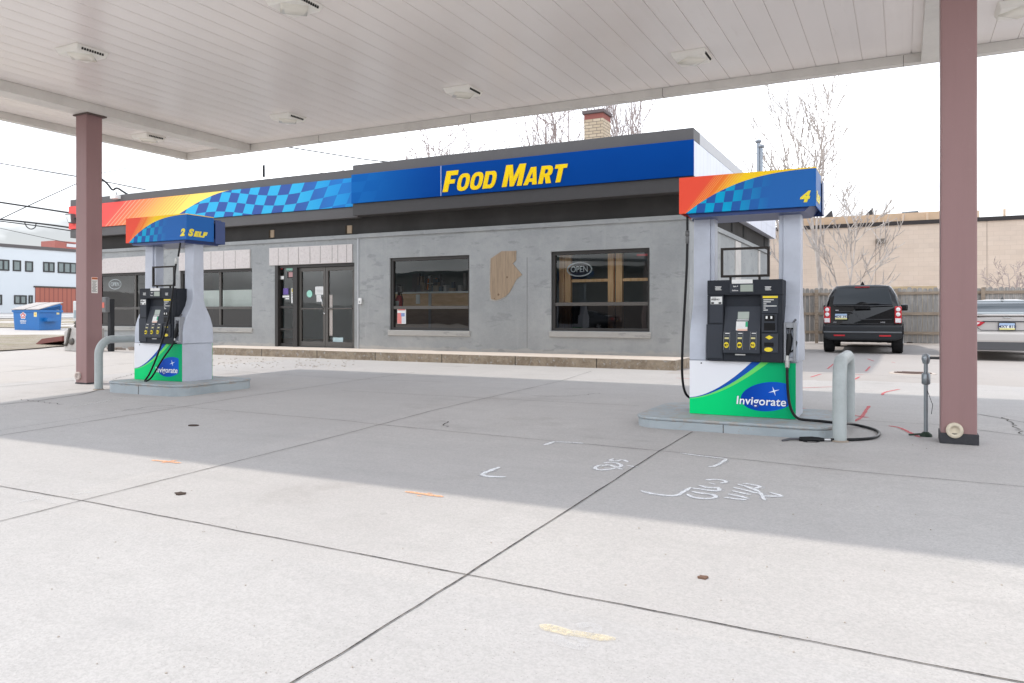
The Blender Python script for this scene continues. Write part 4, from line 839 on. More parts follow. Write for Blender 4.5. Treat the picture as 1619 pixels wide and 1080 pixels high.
    # skirt logo
    m = MB(); vs1, fs1 = text('Invigorate', .105, .0008, .0035, .10, .98)
    m.add([(.435 + a, -.0075 - c_, .118 + b_) for a, b_, c_ in vs1], fs1); m.build('logo_outline', flat((.005, .04, .30), .4, dirt=0), t)
    m = MB(); vs1, fs1 = text('Invigorate', .105, .0008, .0, .10, .98); wtxt = max(v[0] for v in vs1)
    vs1, fs1 = text('Invigorate', .105, .0008, .0014, .10, .98)
    m.add([(.435 + a * 1.035, -.0095 - c_, .118 + b_) for a, b_, c_ in vs1], fs1); m.build('logo_lettering', flat((.85, .86, .88), .4, dirt=0), t)
    m = MB(); sx0, sz0 = .775, .25; pts = []
    for k in range(8): r = (.052 if k % 4 == 0 else .043) if k % 2 == 0 else .008; a_ = R(k * 45 + 18); pts.append((sx0 + r * math.cos(a_), sz0 + r * math.sin(a_)))
    m.prism(pts, -.0085, -.0065); m.build('logo_star', flat((.75, .84, .9), .4, dirt=0), t)
    m = MB(); m.lathe((.115, -.006, .487), [(.007, .004), (.007, -.004), (.001, -.005)], 10, 'y'); m.build('lock', MBLK, t)
    return t, W, D, cxn, bz0, bz1, z0, v0, v1
def nozzle(parent, p0, d, up, lab='nozzle', spout=True):       # handle body from p0 along d, guard towards -up
    p0 = Vector(p0); d = Vector(d).normalized(); up = Vector(up).normalized(); m = MB()
    m.tube([p0, p0 + d * .05, p0 + d * .10, p0 + d * .16, p0 + d * .20 + up * .01], [.014, .022, .026, .024, .018], 10)
    g = [p0 + d * .03 - up * .02, p0 + d * .06 - up * .06, p0 + d * .12 - up * .065, p0 + d * .16 - up * .03]; m.tube(g, .007, 6)
    o = m.build(lab, MHO, parent)
    m = MB(); m.tube([p0 + d * .2 + up * .01, p0 + d * .27 + up * .006, p0 + d * .33 - up * .03], .010, 8); m.build('spout', flat((.10, .10, .11), .35, .6), o)
    m = MB(); m.tube([p0 - d * .05, p0], .013, 8); m.build('swivel', flat((.5, .5, .5), .3, .9), o)
    return o
def hosecurve(pts, k=3): return smooth([Vector(p) for p in pts], k)
# nearer pump
t, W, D, cxn, bz0, bz1, vz, v0, v1 = build_pump(4, 'fuel pump numbered four at right with a hose trailing on the ground', O4)
nozzle(t, (cxn - .02, -.02, bz0 + .05), (.12, .06, 1), (-1, -.3, 0))
m = MB(); m.lathe((cxn - .02, -.035, bz0 + .0), [(.018, -.06), (.022, -.02), (.018, .05)], 10); m.build('hose_coupling', flat((.5, .5, .48), .4, .6), t)
def L4(x, y, v=None): p = gnd(x, y); return (p.x - O4.x, p.y - O4.y, p.z - O4.z + .014)
m = MB(); pts = [(cxn - .02, -.04, bz0 - .04), (cxn - .02, -.05, .35), (cxn - .0, -.055, .12), (W + .01, -.08, .02), (W + .10, -.12, .018), (W + .22, -.12, .018), (W + .40, -.10, .0), L4(1345, 672), L4(1392, 683), L4(1388, 695), L4(1350, 698), L4(1300, 698)]
m.tube(hosecurve(pts), .0125, 10); m.build('hose', MHO, t)
a = Vector(L4(1303, 698)); b = Vector(L4(1240, 697)); nozzle(t, a, b - a, (0, .9, .3), 'dropped_nozzle')
m = MB(); x0 = -.02; yy = .0; P_ = [(x0 + .0, yy, vz - .02), (x0, yy, vz - .12), (x0, yy, vz - .16)]
m.tube(P_, .012, 10); m.build('hose_whip', MHO, t)
m = MB(); m.lathe((x0, yy, vz - .26), [(.012, -.02), (.018, -.01), (.018, .04), (.013, .05), (.02, .055), (.02, .10), (.01, .11)], 10); m.build('breakaway', flat((.12, .12, .12), .4, .5), t)
m = MB(); m.tube(hosecurve([(x0, yy, vz - .27), (x0 - .005, yy, 1.4), (x0 - .03, yy + .01, 1.0), (x0 - .055, yy + .03, .65), (x0 - .07, yy + .06, .35), (x0 - .055, yy + .12, .17), (x0 - .01, yy + .2, .12), (x0 + .02, yy + .25, .13)]), .0125, 10); m.build('hose', MHO, t)
# farther pump
O2 = Vector((-9.60, 7.15, .188))
t, W, D, cxn, bz0, bz1, vz, v0, v1 = build_pump(2, 'fuel pump numbered two at left with its hose looped in front', O2)
nozzle(t, (cxn - .03, -.05, bz0 + .06), (.15, .1, 1), (-1, -.5, 0))
m = MB(); m.tube([(W - .0, -.03, vz - .02), (W - .02, -.05, vz - .22)], .013, 10); m.build('hose_whip', MHO, t)
m = MB(); m.lathe((W - .025, -.08, vz - .30), [(.012, -.02), (.018, -.01), (.018, .05), (.012, .06)], 10); m.build('breakaway', flat((.5, .5, .48), .4, .6), t)
m = MB(); m.tube(hosecurve([(W - .025, -.08, vz - .30), (W - .05, -.10, 1.3), (W - .10, -.12, .9), (W - .25, -.15, .45), (W - .42, -.18, .10), (W - .50, -.2, .012), (W - .46, -.2, .008), (W - .36, -.19, .06), (W - .22, -.15, .3), (cxn - .05, -.09, bz0 - .05), (cxn - .03, -.06, bz0 + .03)]), .0125, 10); m.build('hose', MHO, t)

# ---------------------------------------------------------------- vehicles
def loft(m, secs, smooth=True):
    n = len(secs[0]); vs = [p for s in secs for p in s]
    m.add(vs, [(i * n + k, i * n + (k + 1) % n, (i + 1) * n + (k + 1) % n, (i + 1) * n + k) for i in range(len(secs) - 1) for k in range(n)], smooth)
    m.add(secs[0], [tuple(range(n))]); m.add(secs[-1], [tuple(range(n - 1, -1, -1))])
def carsec(y, wS, wM, wB, wR, zb, zm, zl, zr, sh=0.0, sh0=0.0):
    half = [(wS * .8, zb), (wS, zb + .1), (wM, zm), (wB, zl), ((wB + wR) / 2 + .015, (zl + zr) / 2), (wR, zr - .09), (wR - .07, zr - .025), (wR * .5, zr)]
    def Y(z): return y + (sh * max(0, (z - zl)) / max(.01, zr - zl) if zr > zl + .02 else 0) + sh0 * max(0, (zm - z))
    return [(x, Y(z), z) for x, z in half] + [(-x, Y(z), z) for x, z in reversed(half)]
def carpaint(name, c, rough=.25): 
    M = Mat(name, c, rough, .0); M.b.inputs['Specular IOR Level'].default_value = .3; M.b.inputs['Coat Weight'].default_value = .35; M.b.inputs['Coat Roughness'].default_value = .08; return M
def wheel(parent, x, y, r, wd, side):
    w_ = bpy.data.objects.new('wheel', None); COL.objects.link(w_); w_.parent = parent
    m = MB(); m.lathe((x, y, r), [(r * .6, -wd / 2), (r * .93, -wd / 2), (r, -wd / 2 + .03), (r, wd / 2 - .03), (r * .93, wd / 2), (r * .6, wd / 2)], 28, 'x'); m.build('tyre', flat((.02, .02, .021), .8, name='tyre'), w_)
    m = MB(); m.lathe((x + side * wd * .36, y, r), [(r * .6, .0), (r * .55, side * .02), (r * .2, side * .0), (.01, side * .01)], 20, 'x')
    for k in range(5): a = R(72 * k); m.tube([(x + side * (wd * .36 + .02), y, r), (x + side * (wd * .36 + .025), y + r * .55 * math.cos(a), r + r * .55 * math.sin(a))], .03, 6)
    m.build('rim', flat((.45, .45, .46), .3, .8), w_)
def plate(parent, x, y, z, s, frame):
    p = bpy.data.objects.new('licence_plate', None); COL.objects.link(p); p.parent = parent
    M = Mat('plate_print', rough=.5); a, b, c_ = M.co(); g = (c_ - (z - .075)) / .15; M.col(M.mix(g.gt(.62), M.mix(g.lt(.25), (.72, .74, .72), (.70, .66, .28)), (.36, .48, .66)))
    m = MB(); m.box(x - .15, x + .15, y - .006, y, z - .075, z + .075); m.build('plate_face', M, p)
    m = MB(); tx(m, s, x, y - .007, z - .032, .085, .001, .002, align='CENTER'); m.build('plate_number', flat((.02, .03, .1), .5), p)
    if frame: m = MB(); m.box(x - .165, x + .165, y - .004, y + .004, z - .09, z + .09); m.build('plate_frame', MBLK, p)
def suv():
    cx_ = gnd(1363, 560); t = thing('suv', 'black boxy suv parked facing the wooden fence', 'car', (-.99, 22.7, G(-1, 23)), R(1.0))
    P = carpaint('black_paint', (.002, .002, .003), .18); m = MB(); S = []
    S.append(carsec(.03, .86, .93, .88, .68, .62, .80, 1.28, 1.80, .17)); S.append(carsec(.08, .90, .965, .915, .715, .56, .80, 1.28, 1.85, .18)); S.append(carsec(.25, .92, .99, .94, .735, .50, .80, 1.28, 1.87, .17))
    S.append(carsec(1.6, .92, .98, .94, .75, .45, .80, 1.28, 1.875)); S.append(carsec(2.7, .92, .98, .93, .74, .45, .80, 1.26, 1.83)); S.append(carsec(3.3, .92, .98, .92, .80, .45, .80, 1.22, 1.30)); S.append(carsec(4.5, .88, .94, .88, .8, .5, .80, 1.05, 1.12)); S.append(carsec(4.75, .75, .82, .8, .7, .55, .78, .95, 1.02)); loft(m, S); m.build('body', P, t)
    def yr(z): return .03 + (.17 * (z - 1.28) / .52 if z > 1.28 else 0)
    m = MB(); m.add([(-.73, yr(1.33) - .012, 1.33), (.73, yr(1.33) - .012, 1.33), (.70, yr(1.55) - .012, 1.55), (.62, yr(1.78) - .01, 1.775), (-.62, yr(1.78) - .01, 1.775), (-.70, yr(1.55) - .012, 1.55)], [(0, 1, 2, 3, 4, 5)]); m.build('rear_window', carpaint('rear_glass', (.012, .016, .02), .05), t)
    m = MB(); m.box(-.76, .76, -.01, .04, .80, .812); m.box(-.60, -.25, .005, .03, 1.12, 1.14); m.box(-.70, .74, .0, .03, 1.29, 1.305); m.add([(-.20, .018, 1.12), (-.05, .018, .92), (.72, .018, .92), (.72, .018, .935), (-.04, .018, .935), (-.19, .018, 1.135)], [(0, 1, 2, 3, 4, 5)]); m.build('tailgate_crease', flat((.06, .06, .065), .3, dirt=0), t)
    m = MB(); m.prism([(.0 + .20 * math.cos(R(a)), 1.20 + .20 * math.sin(R(a))) for a in range(0, 181, 15)], .012, .03); m.build('spare_bulge', P, t)
    m = MB(); m.prism([(-.96, .42), (-.97, .60), (-.965, .77), (.965, .77), (.97, .60), (.96, .42), (.8, .36), (-.8, .36)], -.10, .5); m.build('bumper', flat((.028, .03, .033), .5, dirt=.2), t, .05)
    m = MB(); m.box(-.955, .955, -.118, -.098, .56, .60); m.build('bumper_strip', flat((.12, .13, .14), .35, dirt=.2), t, .01)
    for s, x0, x1 in ((-1, -.70, -.42), (1, .42, .70)): m = MB(); m.box(x0, x1, -.122, -.10, .47, .51); m.build('reflector', flat((.5, .02, .03), .25, dirt=0), t)
    MRL = flat((.50, .02, .03), .15, dirt=0); MCL = flat((.75, .72, .72), .12, dirt=0)
    for s in (-1, 1):
        l = bpy.data.objects.new('tail_light', None); COL.objects.link(l); l.parent = t
        m = MB(); a, b = s * .79, s * .955; m.box(a, b, -.012, .16, .82, 1.27); m.build('light_housing', MRL, l, .02)
        m = MB()
        for z in (1.19, 1.06): m.lathe(((a + b) / 2, -.014, z), [(.055, .0), (.05, -.012), (.001, -.016)], 16, 'y')
        m.box(a + s * .015, b - s * .015, -.022, -.013, .84, .955); m.build('lamp', MCL, l, .004)
    for x in (-.86, .86):
        for y in (.75, 3.7): wheel(t, x, y, .385, .27, 1 if x > 0 else -1)
    m = MB(); m.box(-.7, .7, .25, 4.4, .30, .5); m.lathe((.55, .0, .40), [(.035, .3), (.035, -.02), (.03, -.02)], 12, 'y'); m.build('undercarriage', flat((.015, .015, .015), .8), t)
    for s in (-1, 1):
        l = bpy.data.objects.new('mirror', None); COL.objects.link(l); l.parent = t; m = MB(); m.box(s * .96, s * 1.17, 2.95, 3.1, 1.17, 1.36); m.build('mirror_shell', P, l, .04)
        for y0, y1 in ((.55, 1.5), (1.56, 2.5)):
            m = MB(); m.add([(s * .952, y0, 1.31), (s * .952, y1, 1.31), (s * .775, y1 - .05, 1.74), (s * .775, y0 + .1, 1.74)], [(0, 1, 2, 3)]); m.build('side_window', carpaint('side_glass', (.012, .014, .018), .05), t)
        m = MB(); m.tube([(s * .98, .40 + .0, .55)] + [(s * .985, .75 - .45 * math.cos(R(a)), .42 + .43 * math.sin(R(a))) for a in range(15, 170, 15)], .03, 6); m.build('wheel_arch', flat((.02, .02, .022), .6), t)
    plate(t, -.52, -.004, 1.0, 'MDE 393', False)
    m = MB(); tx(m, 'LR4', -.72, .0, .83, .05, .003, .001); tx(m, 'HSE', .45, .0, .83, .05, .003, .001, sx=1.3); m.box(-.66, -.58, -.0, .01, 1.155, 1.185); m.build('badge', flat((.4, .4, .42), .3, .6), t)
    m = MB(); m.box(-.18, .18, .16, .2, 1.79, 1.815); m.build('brake_light', flat((.35, .02, .03), .3), t); m = MB(); m.add([(-.06, .5, 1.87), (.06, .5, 1.87), (.0, .75, 1.97), (.0, .5, 1.97)], [(0, 1, 2), (0, 1, 3), (1, 2, 3), (0, 2, 3)]); m.build('antenna_fin', P, t)
    m = MB(); m.tube([(.0, .02, 1.33), (.02, .0, 1.345), (.42, .0, 1.365)], .01, 6); m.build('wiper', MBLK, t)
    return t
suv()
def sedan(label, loc, rz, col, name='sedan', grp=None):
    t = thing(name, label, 'car', loc, rz); P = carpaint('car_paint', col, .3); m = MB(); S = []
    S.append(carsec(.04, .74, .80, .76, .66, .42, .62, .92, 1.0)); S.append(carsec(.10, .82, .88, .84, .72, .34, .62, .96, 1.03)); S.append(carsec(.30, .86, .905, .87, .74, .28, .62, .98, 1.06)); S.append(carsec(.62, .88, .915, .88, .74, .25, .62, .98, 1.07))
    S.append(carsec(1.05, .88, .915, .88, .64, .22, .62, .97, 1.30)); S.append(carsec(1.5, .88, .915, .88, .60, .22, .62, .97, 1.43)); S.append(carsec(2.4, .88, .915, .88, .60, .22, .62, .95, 1.44)); S.append(carsec(3.4, .88, .91, .87, .66, .22, .62, .93, 1.0)); S.append(carsec(4.5, .84, .88, .82, .6, .25, .58, .80, .86)); S.append(carsec(4.8, .6, .7, .66, .5, .3, .55, .7, .74)); loft(m, S); m.build('body', P, t)
    m = MB(); m.add([(-.70, .60, 1.085), (.70, .60, 1.085), (.66, .78, 1.18), (.60, 1.06, 1.335), (.50, 1.30, 1.405), (-.50, 1.30, 1.405), (-.60, 1.06, 1.335), (-.66, .78, 1.18)], [(0, 1, 2, 7), (7, 2, 3, 6), (6, 3, 4, 5)], True); m.build('rear_window', MCARL, t)
    m = MB(); m.add([(-.72, .58, 1.078), (.72, .58, 1.078), (.62, 1.08, 1.322), (.5, 1.32, 1.39), (-.5, 1.32, 1.39), (-.62, 1.08, 1.322)], [(0, 1, 2, 5), (5, 2, 3, 4)], True); m.build('parcel_shelf', flat((.3, .33, .34), .8), t)
    m = MB(); m.prism([(-.72, 1.03), (.72, 1.03), (.64, 1.06), (-.64, 1.06)], .02, .35); m.build('boot_lip', P, t, .012)
    m = MB(); m.prism([(-.86, .42), (-.89, .56), (-.87, .66), (.87, .66), (.89, .56), (.86, .42)], -.05, .35); m.build('bumper', P, t, .05)
    m = MB(); m.prism([(-.80, .24), (-.86, .44), (.86, .44), (.80, .24)], -.04, .3); m.build('diffuser', flat((.10, .10, .105), .6), t, .02)
    m = MB(); m.tube([(-.58, .02, .87), (-.45, .015, .90), (.45, .015, .90), (.58, .02, .87)], .012, 6); m.tube([(-.60, .01, .78), (-.5, .0, .70), (.5, .0, .70), (.60, .01, .78)], .007, 6); m.build('boot_crease', flat((.05, .05, .055), .4), t)
    for s in (-1, 1):
        l = bpy.data.objects.new('tail_light', None); COL.objects.link(l); l.parent = t
        m = MB(); m.prism([(s * .42, .885), (s * .52, .80), (s * .70, .75), (s * .875, .78), (s * .865, .95), (s * .62, .915)], .0, .30); m.build('light_housing', flat((.45, .015, .03), .15, dirt=0), l, .012); m = MB(); m.prism([(s * .52, .87), (s * .60, .82), (s * .82, .80), (s * .84, .92), (s * .64, .90)], -.006, .0); m.build('lamp', flat((.8, .75, .75), .12, dirt=0), l)
        m = MB(); m.tube([(s * .5, -.03, .30), (s * .5, .1, .30)], .04, 10); m.build('exhaust_pipe', flat((.5, .5, .5), .3, .8), t)
        m = MB(); m.add([(s * .885, 1.35, 1.0), (s * .885, 3.1, .98), (s * .62, 2.5, 1.40), (s * .62, 1.6, 1.40)], [(0, 1, 2, 3)]); m.build('side_window', MCAR, t)
        m = MB(); m.box(s * .9, s * 1.08, 2.9, 3.05, .95, 1.08); m.build('mirror', P, t, .03)
    for x in (-.80, .80):
        for y in (.95, 3.75): wheel(t, x, y, .325, .22, 1 if x > 0 else -1)
    plate(t, .0, -.002, .79, 'MXY 810', True)
    m = MB(); m.prism([(-.09 * 1, .99), (-.05, .975), (0, .99), (.05, .975), (.09, .99), (.05, 1.005), (-.05, 1.005)], .01, .02); m.build('badge', flat((.6, .6, .6), .2, .8), t)
    m = MB(); m.add([(-.04, 1.3, 1.42), (.04, 1.3, 1.42), (0, 1.45, 1.50), (0, 1.3, 1.50)], [(0, 1, 2), (0, 1, 3), (1, 2, 3), (0, 2, 3)]); m.build('antenna_fin', flat((.1, .1, .1), .4), t)
    return t
sedan('silver sedan parked at the right edge facing the wooden fence', (2.10, 20.6, G(2.1, 21)), R(-1.5), (.50, .475, .455))

# ---------------------------------------------------------------- wooden fence
MFN = Mat('weathered_fence', rough=.95); x, y, z = MFN.co(); pk = (x / .147).fl(); rv = ((pk * 12.9).sin() * 437.5).fr(); g1 = MFN.noise(4, 6, .7, (7, 7, .5)).ss(.3, .7)
k = MFN.mix(g1, (.22, .21, .20), (.42, .395, .365)); k = MFN.mix(rv * .45, k, (.19, .18, .17)); low_dark = (MFN.noise(3, 4, .6, (3, 1, 1), 4) * 1.2 + z * .25).lt(1.0); k = MFN.mix(low_dark * .25, k, (.12, .105, .09)); MFN.col(k)  # pickets patchily darker towards the bottom
MRL2 = Mat('fence_rail', rough=.9); g1 = MRL2.noise(4, 6, .7, (1, 6, 6)).ss(.3, .7); MRL2.col(MRL2.mix(g1, (.33, .265, .20), (.22, .17, .13)))
FNV = 27.75; t = thing('wooden_fence', 'weathered wooden picket fence behind the parked cars', 'fence', (0, FNV, 0)); FL0, FL1 = -9.0, 9.2
m = MB(); x = FL0; rr = random.Random(3)
while x < FL1:
    zt = 1.98 - .01 * (x + 3) + rr.uniform(-.025, .025); z0 = .16 + rr.uniform(0, .05); w_ = .139; dx = rr.uniform(-.003, .003)
    m.prism([(x + dx, z0), (x + w_, z0), (x + w_, zt - .05), (x + w_ - .035, zt), (x + .035, zt), (x + dx, zt - .05)], .0, .018 + rr.uniform(0, .006)); x += .147
m.build('pickets', MFN, t)
for zz in (.50, 1.12, 1.78): m = MB(); m.box(FL0, FL1, -.045, -.002, zz - .045, zz + .045); m.build('rail', MRL2, t)
x = -2.65
while x > FL0: x -= 2.4
while x < FL1:
    m = MB(); m.box(x, x + .1, -.14, -.047, .0, 1.93); m.build('post', MRL2 if int(x * 3) % 2 == 0 else MRL2, t); x += 2.4

# ---------------------------------------------------------------- warehouse
def blockmat():
    M = Mat('tan_block', rough=.9); x, y, z = M.co(); n = M.t.nodes.new('ShaderNodeTexBrick'); cb = M.t.nodes.new('ShaderNodeCombineXYZ'); M.t.links.new(x.v, cb.inputs[0]); M.t.links.new(z.v, cb.inputs[1]); M.t.links.new(cb.outputs[0], n.inputs[0])
    n.inputs['Scale'].default_value = 1; n.inputs['Brick Width'].default_value = .4; n.inputs['Row Height'].default_value = .2; n.inputs['Mortar Size'].default_value = .006
    n.inputs['Color1'].default_value = (.60, .49, .40, 1); n.inputs['Color2'].default_value = (.63, .52, .43, 1); n.inputs['Mortar'].default_value = (.53, .43, .35, 1)
    f = M.noise(.7, 6, .6, (1, 1, 3)).ss(.4, .8); M.col(M.mix(f * .4, n.outputs[0], (.44, .36, .30))); return M
t = thing('warehouse', 'long tan block warehouse wall beyond the fence', 'building', (0, 0, 0)); WHV = 38.0
m = MB(); m.box(-16, 24, WHV, WHV + 14, 0, 5.05); m.build('wall', blockmat(), t)
m = MB(); m.box(-16, 24, WHV - .08, WHV + 14.05, 5.052, 5.22); m.build('gutter', flat((.04, .035, .035), .6), t)
m = MB(); a = onv(1236, 0, WHV).x; b = onv(1486, 0, WHV).x; m.box(a, b, WHV + .05, WHV + .15, 5.222, 5.58); m.cur = 1
for k in range(12): xx = a + .3 + k * .95; m.box(xx, xx + .09, WHV - .0, WHV + .049, 5.223, 5.52)
m.build('parapet_board', [flat((.56, .40, .27), .9, dirt=.3, sc=2), flat((.62, .47, .34), .9)], t)
m = MB()
for x in (1384, 1560): xx = onv(x, 0, WHV).x; m.box(xx, xx + .02, WHV - .006, WHV + .002, 0, 5.05)
m.build('control_joint', flat((.30, .24, .2), .9), t)
for x, y in ((1306, 341), (1371, 337)):
    q = onv(x, y, WHV + 3); h_ = q.z; m = MB(); m.add([(q.x - .35, WHV + 3, h_ - .35), (q.x + .35, WHV + 3, h_ - .35), (q.x + .25, WHV + 3, h_ + .25), (q.x - .35, WHV + 3.5, h_ - .35), (q.x + .35, WHV + 3.5, h_ - .35), (q.x + .25, WHV + 3.5, h_ + .25)], [(0, 1, 2), (3, 5, 4), (0, 2, 5, 3), (1, 4, 5, 2), (0, 3, 4, 1)]); m.build('roof_cowl', flat((.08, .075, .075), .7), t)
    m = MB(); m.box(q.x - .05, q.x + .05, WHV + 3.2, WHV + 3.3, 5.0, h_ - .3); m.build('cowl_stem', flat((.1, .1, .1), .6), t)
q0 = onv(1426, 337, WHV + 3); q1 = onv(1452, 337, WHV + 3); m = MB(); m.tube([(q0.x, WHV + 3, q0.z), (q1.x, WHV + 3, q0.z + .03)], .05, 5); m.tube([(q0.x + .3, WHV + 3, 5), (q0.x + .3, WHV + 3, q0.z)], .04, 5); m.tube([(q1.x, WHV + 3, 5), (q1.x, WHV + 3, q0.z)], .04, 5); m.build('roof_rail', flat((.2, .22, .24), .5, .5), t)
q = onv(1393, 382, WHV); m = MB(); m.box(q.x - .2, q.x + .2, WHV - .22, WHV - .001, q.z - .1, q.z + .12); m.build('wall_lamp', flat((.13, .11, .09), .6), t, .03)
a = onv(1404, 0, 29).x; b = onv(1481, 0, 29).x; m = MB()
for k in range(5): m.box(a + k * .05, b - k * .12, 28.8 + k * .3, 29.05 + k * .3, .2, onv(1440, 453 - k * 2, 29).z - .04 * k)
tag(m.build('plywood_sheets', flat((.58, .44, .27), .85, dirt=.3, sc=2)), 'tan plywood sheets stacked upright just behind the fence', 'plywood')

# ---------------------------------------------------------------- bare trees
def barkmat(name, a, b):
    M = Mat(name, rough=.9); g = M.noise(6, 5, .6, (1, 1, .4)).ss(.3, .7); M.col(M.mix(g, a, b)); return M
BKP = barkmat('pale_bark', (.56, .51, .47), (.38, .33, .30)); BKR = barkmat('brown_bark', (.30, .24, .23), (.42, .35, .33))
def tree(lab, base, height, spread, seed, mat, trunk_h, r0, nb=7, lean=(0, 0), depth=4, group=None, name='bare_tree', up=.55, mnr=.0085, fan=False):
    rg = random.Random(seed); t = thing(name, lab, 'tree' if name == 'bare_tree' else 'shrub', base, group=group); tk = MB(); cr_ = MB()
    def branch(p, d, L, r, lv):
        n = 6 if lv < 2 else 5; pts = [p]; q = p.copy(); dd = d.copy()
        for i in range(n):
            dd = (dd + Vector((rg.gauss(0, .06), rg.gauss(0, .06), rg.gauss(.04, .05) + (.10 if lv > 0 else 0) * up))).normalized(); q = q + dd * (L / n); pts.append(q.copy())
        rr_ = [r * (1 - (.78 if lv == 0 else .5) * i / n) for i in range(n + 1)]
        (tk if lv == 0 else cr_).tube(pts, rr_, 8 if lv == 0 else (5 if lv == 1 else 3), False)
        if lv >= depth: return
        k = nb if lv == 0 else (6 if lv == 1 else (5 if lv == 2 else 4))
        for j in range(k):
            f = (trunk_h / height if lv == 0 else .18) + (1 - (trunk_h / height if lv == 0 else .18)) * (j + rg.random() * .7) / k; f = min(f, .97); ii = f * n; i0 = int(ii); pp = pts[i0].lerp(pts[min(i0 + 1, n)], ii - i0)
            dirl = (pts[min(i0 + 1, n)] - pts[i0]).normalized(); a = rg.uniform(0, 2 * math.pi) if lv else (j * 2.4 + rg.uniform(-.4, .4)); s = dirl.orthogonal().normalized(); s = Matrix.Rotation(a, 3, dirl) @ s
            ang = rg.uniform(.35, .75) * spread * (.62 if fan and lv == 0 else 1); nd = (dirl * math.cos(ang) + s * math.sin(ang)).normalized()
            LL = ((height * .44 * rg.uniform(.8, 1.1) if fan else height * .50 * (1.1 - f * .6)) if lv == 0 else L * rg.uniform(.35, .6) * (1.2 - f * .5)); branch(pp, nd, LL, max(mnr, r * (1 - .78 * f) * (.62 if lv == 0 else .6)), lv + 1)
    branch(Vector((0, 0, 0)), Vector((lean[0], lean[1], 1)).normalized(), height * (.62 if fan else .82), r0, 0)
    tk.build('trunk', mat, t); cr_.build('crown', mat, t); return t
q = onv(1308, 447, 30.5); tree('tall pale bare tree rising above the fence left of the black suv', (q.x, 30.5, .1), 10.2, .95, 11, BKP, 4.4, .12, 11, (-.035, 0), 3, mnr=.018, fan=True)
q = onv(1262, 447, 34); tree('smaller bare tree behind the right pump, left of the tall pale one', (q.x, 34, .1), 8.2, .9, 5, BKP, 3.4, .09, 9, (.0, 0), 3, mnr=.018, fan=True)
q = onv(1330, 447, 29.2); tree('low bare tree with branches spread over the tan wall behind the black suv', (q.x, 29.3, .1), 5.4, 1.2, 21, BKP, .5, .05, 7, (.12, 0), 3, mnr=.020)
q = onv(672, 300, 33); tree('bare tree crown showing over the shop roof left of the lettering', (q.x, 33, 0), 11.4, 1.35, 31, BKR, 4.5, .16, 16, (0, 0), 3, up=.7, mnr=.017, fan=True)
q = onv(884, 300, 32); tree('bare tree crown over the shop roof left of the chimney', (q.x, 32, 0), 11.6, 1.35, 44, BKR, 4.5, .16, 16, (0, 0), 3, up=.7, mnr=.017, fan=True)
q = onv(984, 300, 30); tree('bare tree crown over the shop roof right of the chimney', (q.x, 30, 0), 11.0, .95, 52, BKR, 4.5, .14, 12, (0, 0), 3, up=.7, mnr=.017, fan=True)
q = onv(1612, 450, 30); tree('bare reddish shrub over the fence behind the silver sedan', (q.x, 30, .1), 2.9, 1.8, 61, BKR, .3, .04, 12, (-.05, 0), 3, name='bare_shrub')

# ---------------------------------------------------------------- far left: white building, brick building, dumpster
def win(t, P0, P1, panes, u, mfr, mgl):
    w_ = bpy.data.objects.new('window', None); COL.objects.link(w_); w_.parent = t; v0, v1, z0, z1 = min(P0.y, P1.y), max(P0.y, P1.y), min(P0.z, P1.z), max(P0.z, P1.z)
    m = MB(); m.box(u, u + .06, v0, v1, z0, z0 + .12); m.box(u, u + .06, v0, v1, z1 - .12, z1); m.box(u, u + .06, v0, v0 + .12, z0 + .12, z1 - .12); m.box(u, u + .06, v1 - .12, v1, z0 + .12, z1 - .12)
    for k in range(1, panes): vv = v0 + (v1 - v0) * k / panes; m.box(u, u + .06, vv - .07, vv + .07, z0 + .12, z1 - .12)
    m.build('frame', mfr, w_); m = MB(); m.box(u - .02, u + .02, v0 + .1, v1 - .1, z0 + .1, z1 - .1); m.build('pane', mgl, w_)
BU = -75.0; t = thing('white_building', 'white two storey building with dark windows at far left', 'building', (0, 0, 0)); zt = onu(60, 389.5, BU).z
m = MB(); m.box(BU - 25, BU, 28, 80, .2, zt - .3); m.build('wall', flat((.60, .635, .665), .7, dirt=.06, sc=.3), t)
m = MB(); m.box(BU - 25, BU + .1, 28, 80.1, zt - .298, zt); m.build('parapet_cap', flat((.12, .11, .11), .6), t)
MG2 = flat((.16, .20, .20), .15, dirt=.5, sc=.9)
for a in ((-14, 411, 14.5, 427, 3), (20, 412, 33, 428.5, 1), (39.5, 413.5, 52, 429.5, 1), (68, 415, 86, 430, 2), (91, 416, 121, 431.5, 3), (-14, 466, 3, 482, 2), (22, 467, 42, 481, 2), (45, 467, 51.5, 480, 1)): win(t, onu(a[0], a[3], BU), onu(a[2], a[1], BU), a[4], BU, flat((.05, .05, .05), .5), MG2)
a = onu(55.5, 496, BU); b = onu(122, 455, BU); MRD = Mat('red_corrugated', rough=.6); x, y, z = MRD.co(); MRD.col(MRD.mix((y / .45).fr().lt(.25), (.36, .11, .075), (.24, .07, .05)))
m = MB(); m.box(BU - .05, BU + .05, a.y, b.y, a.z - .3, b.z - .1); m.cur = 1; m.box(BU - .05, BU + .1, a.y - .15, b.y, b.z - .098, b.z + .05); m.build('garage_door', [MRD, flat((.08, .07, .06), .6)], t)
t = thing('brick_building', 'red brick building top beyond the white building', 'building', (0, 0, 0)); q = onu(50, 383, -130); m = MB(); m.box(-134, -130, q.y + 4, q.y + 60, 0, onu(90, 380.5, -130).z); m.build('wall', flat((.36, .12, .10), .8, dirt=.2, sc=.3), t); m = MB()
for k in range(5): m.box(-129.98, -129.9, q.y + 6 + k * 9, q.y + 9 + k * 9, onu(90, 389, -130).z, onu(90, 384, -130).z)
m.build('window', flat((.6, .6, .62), .5), t)
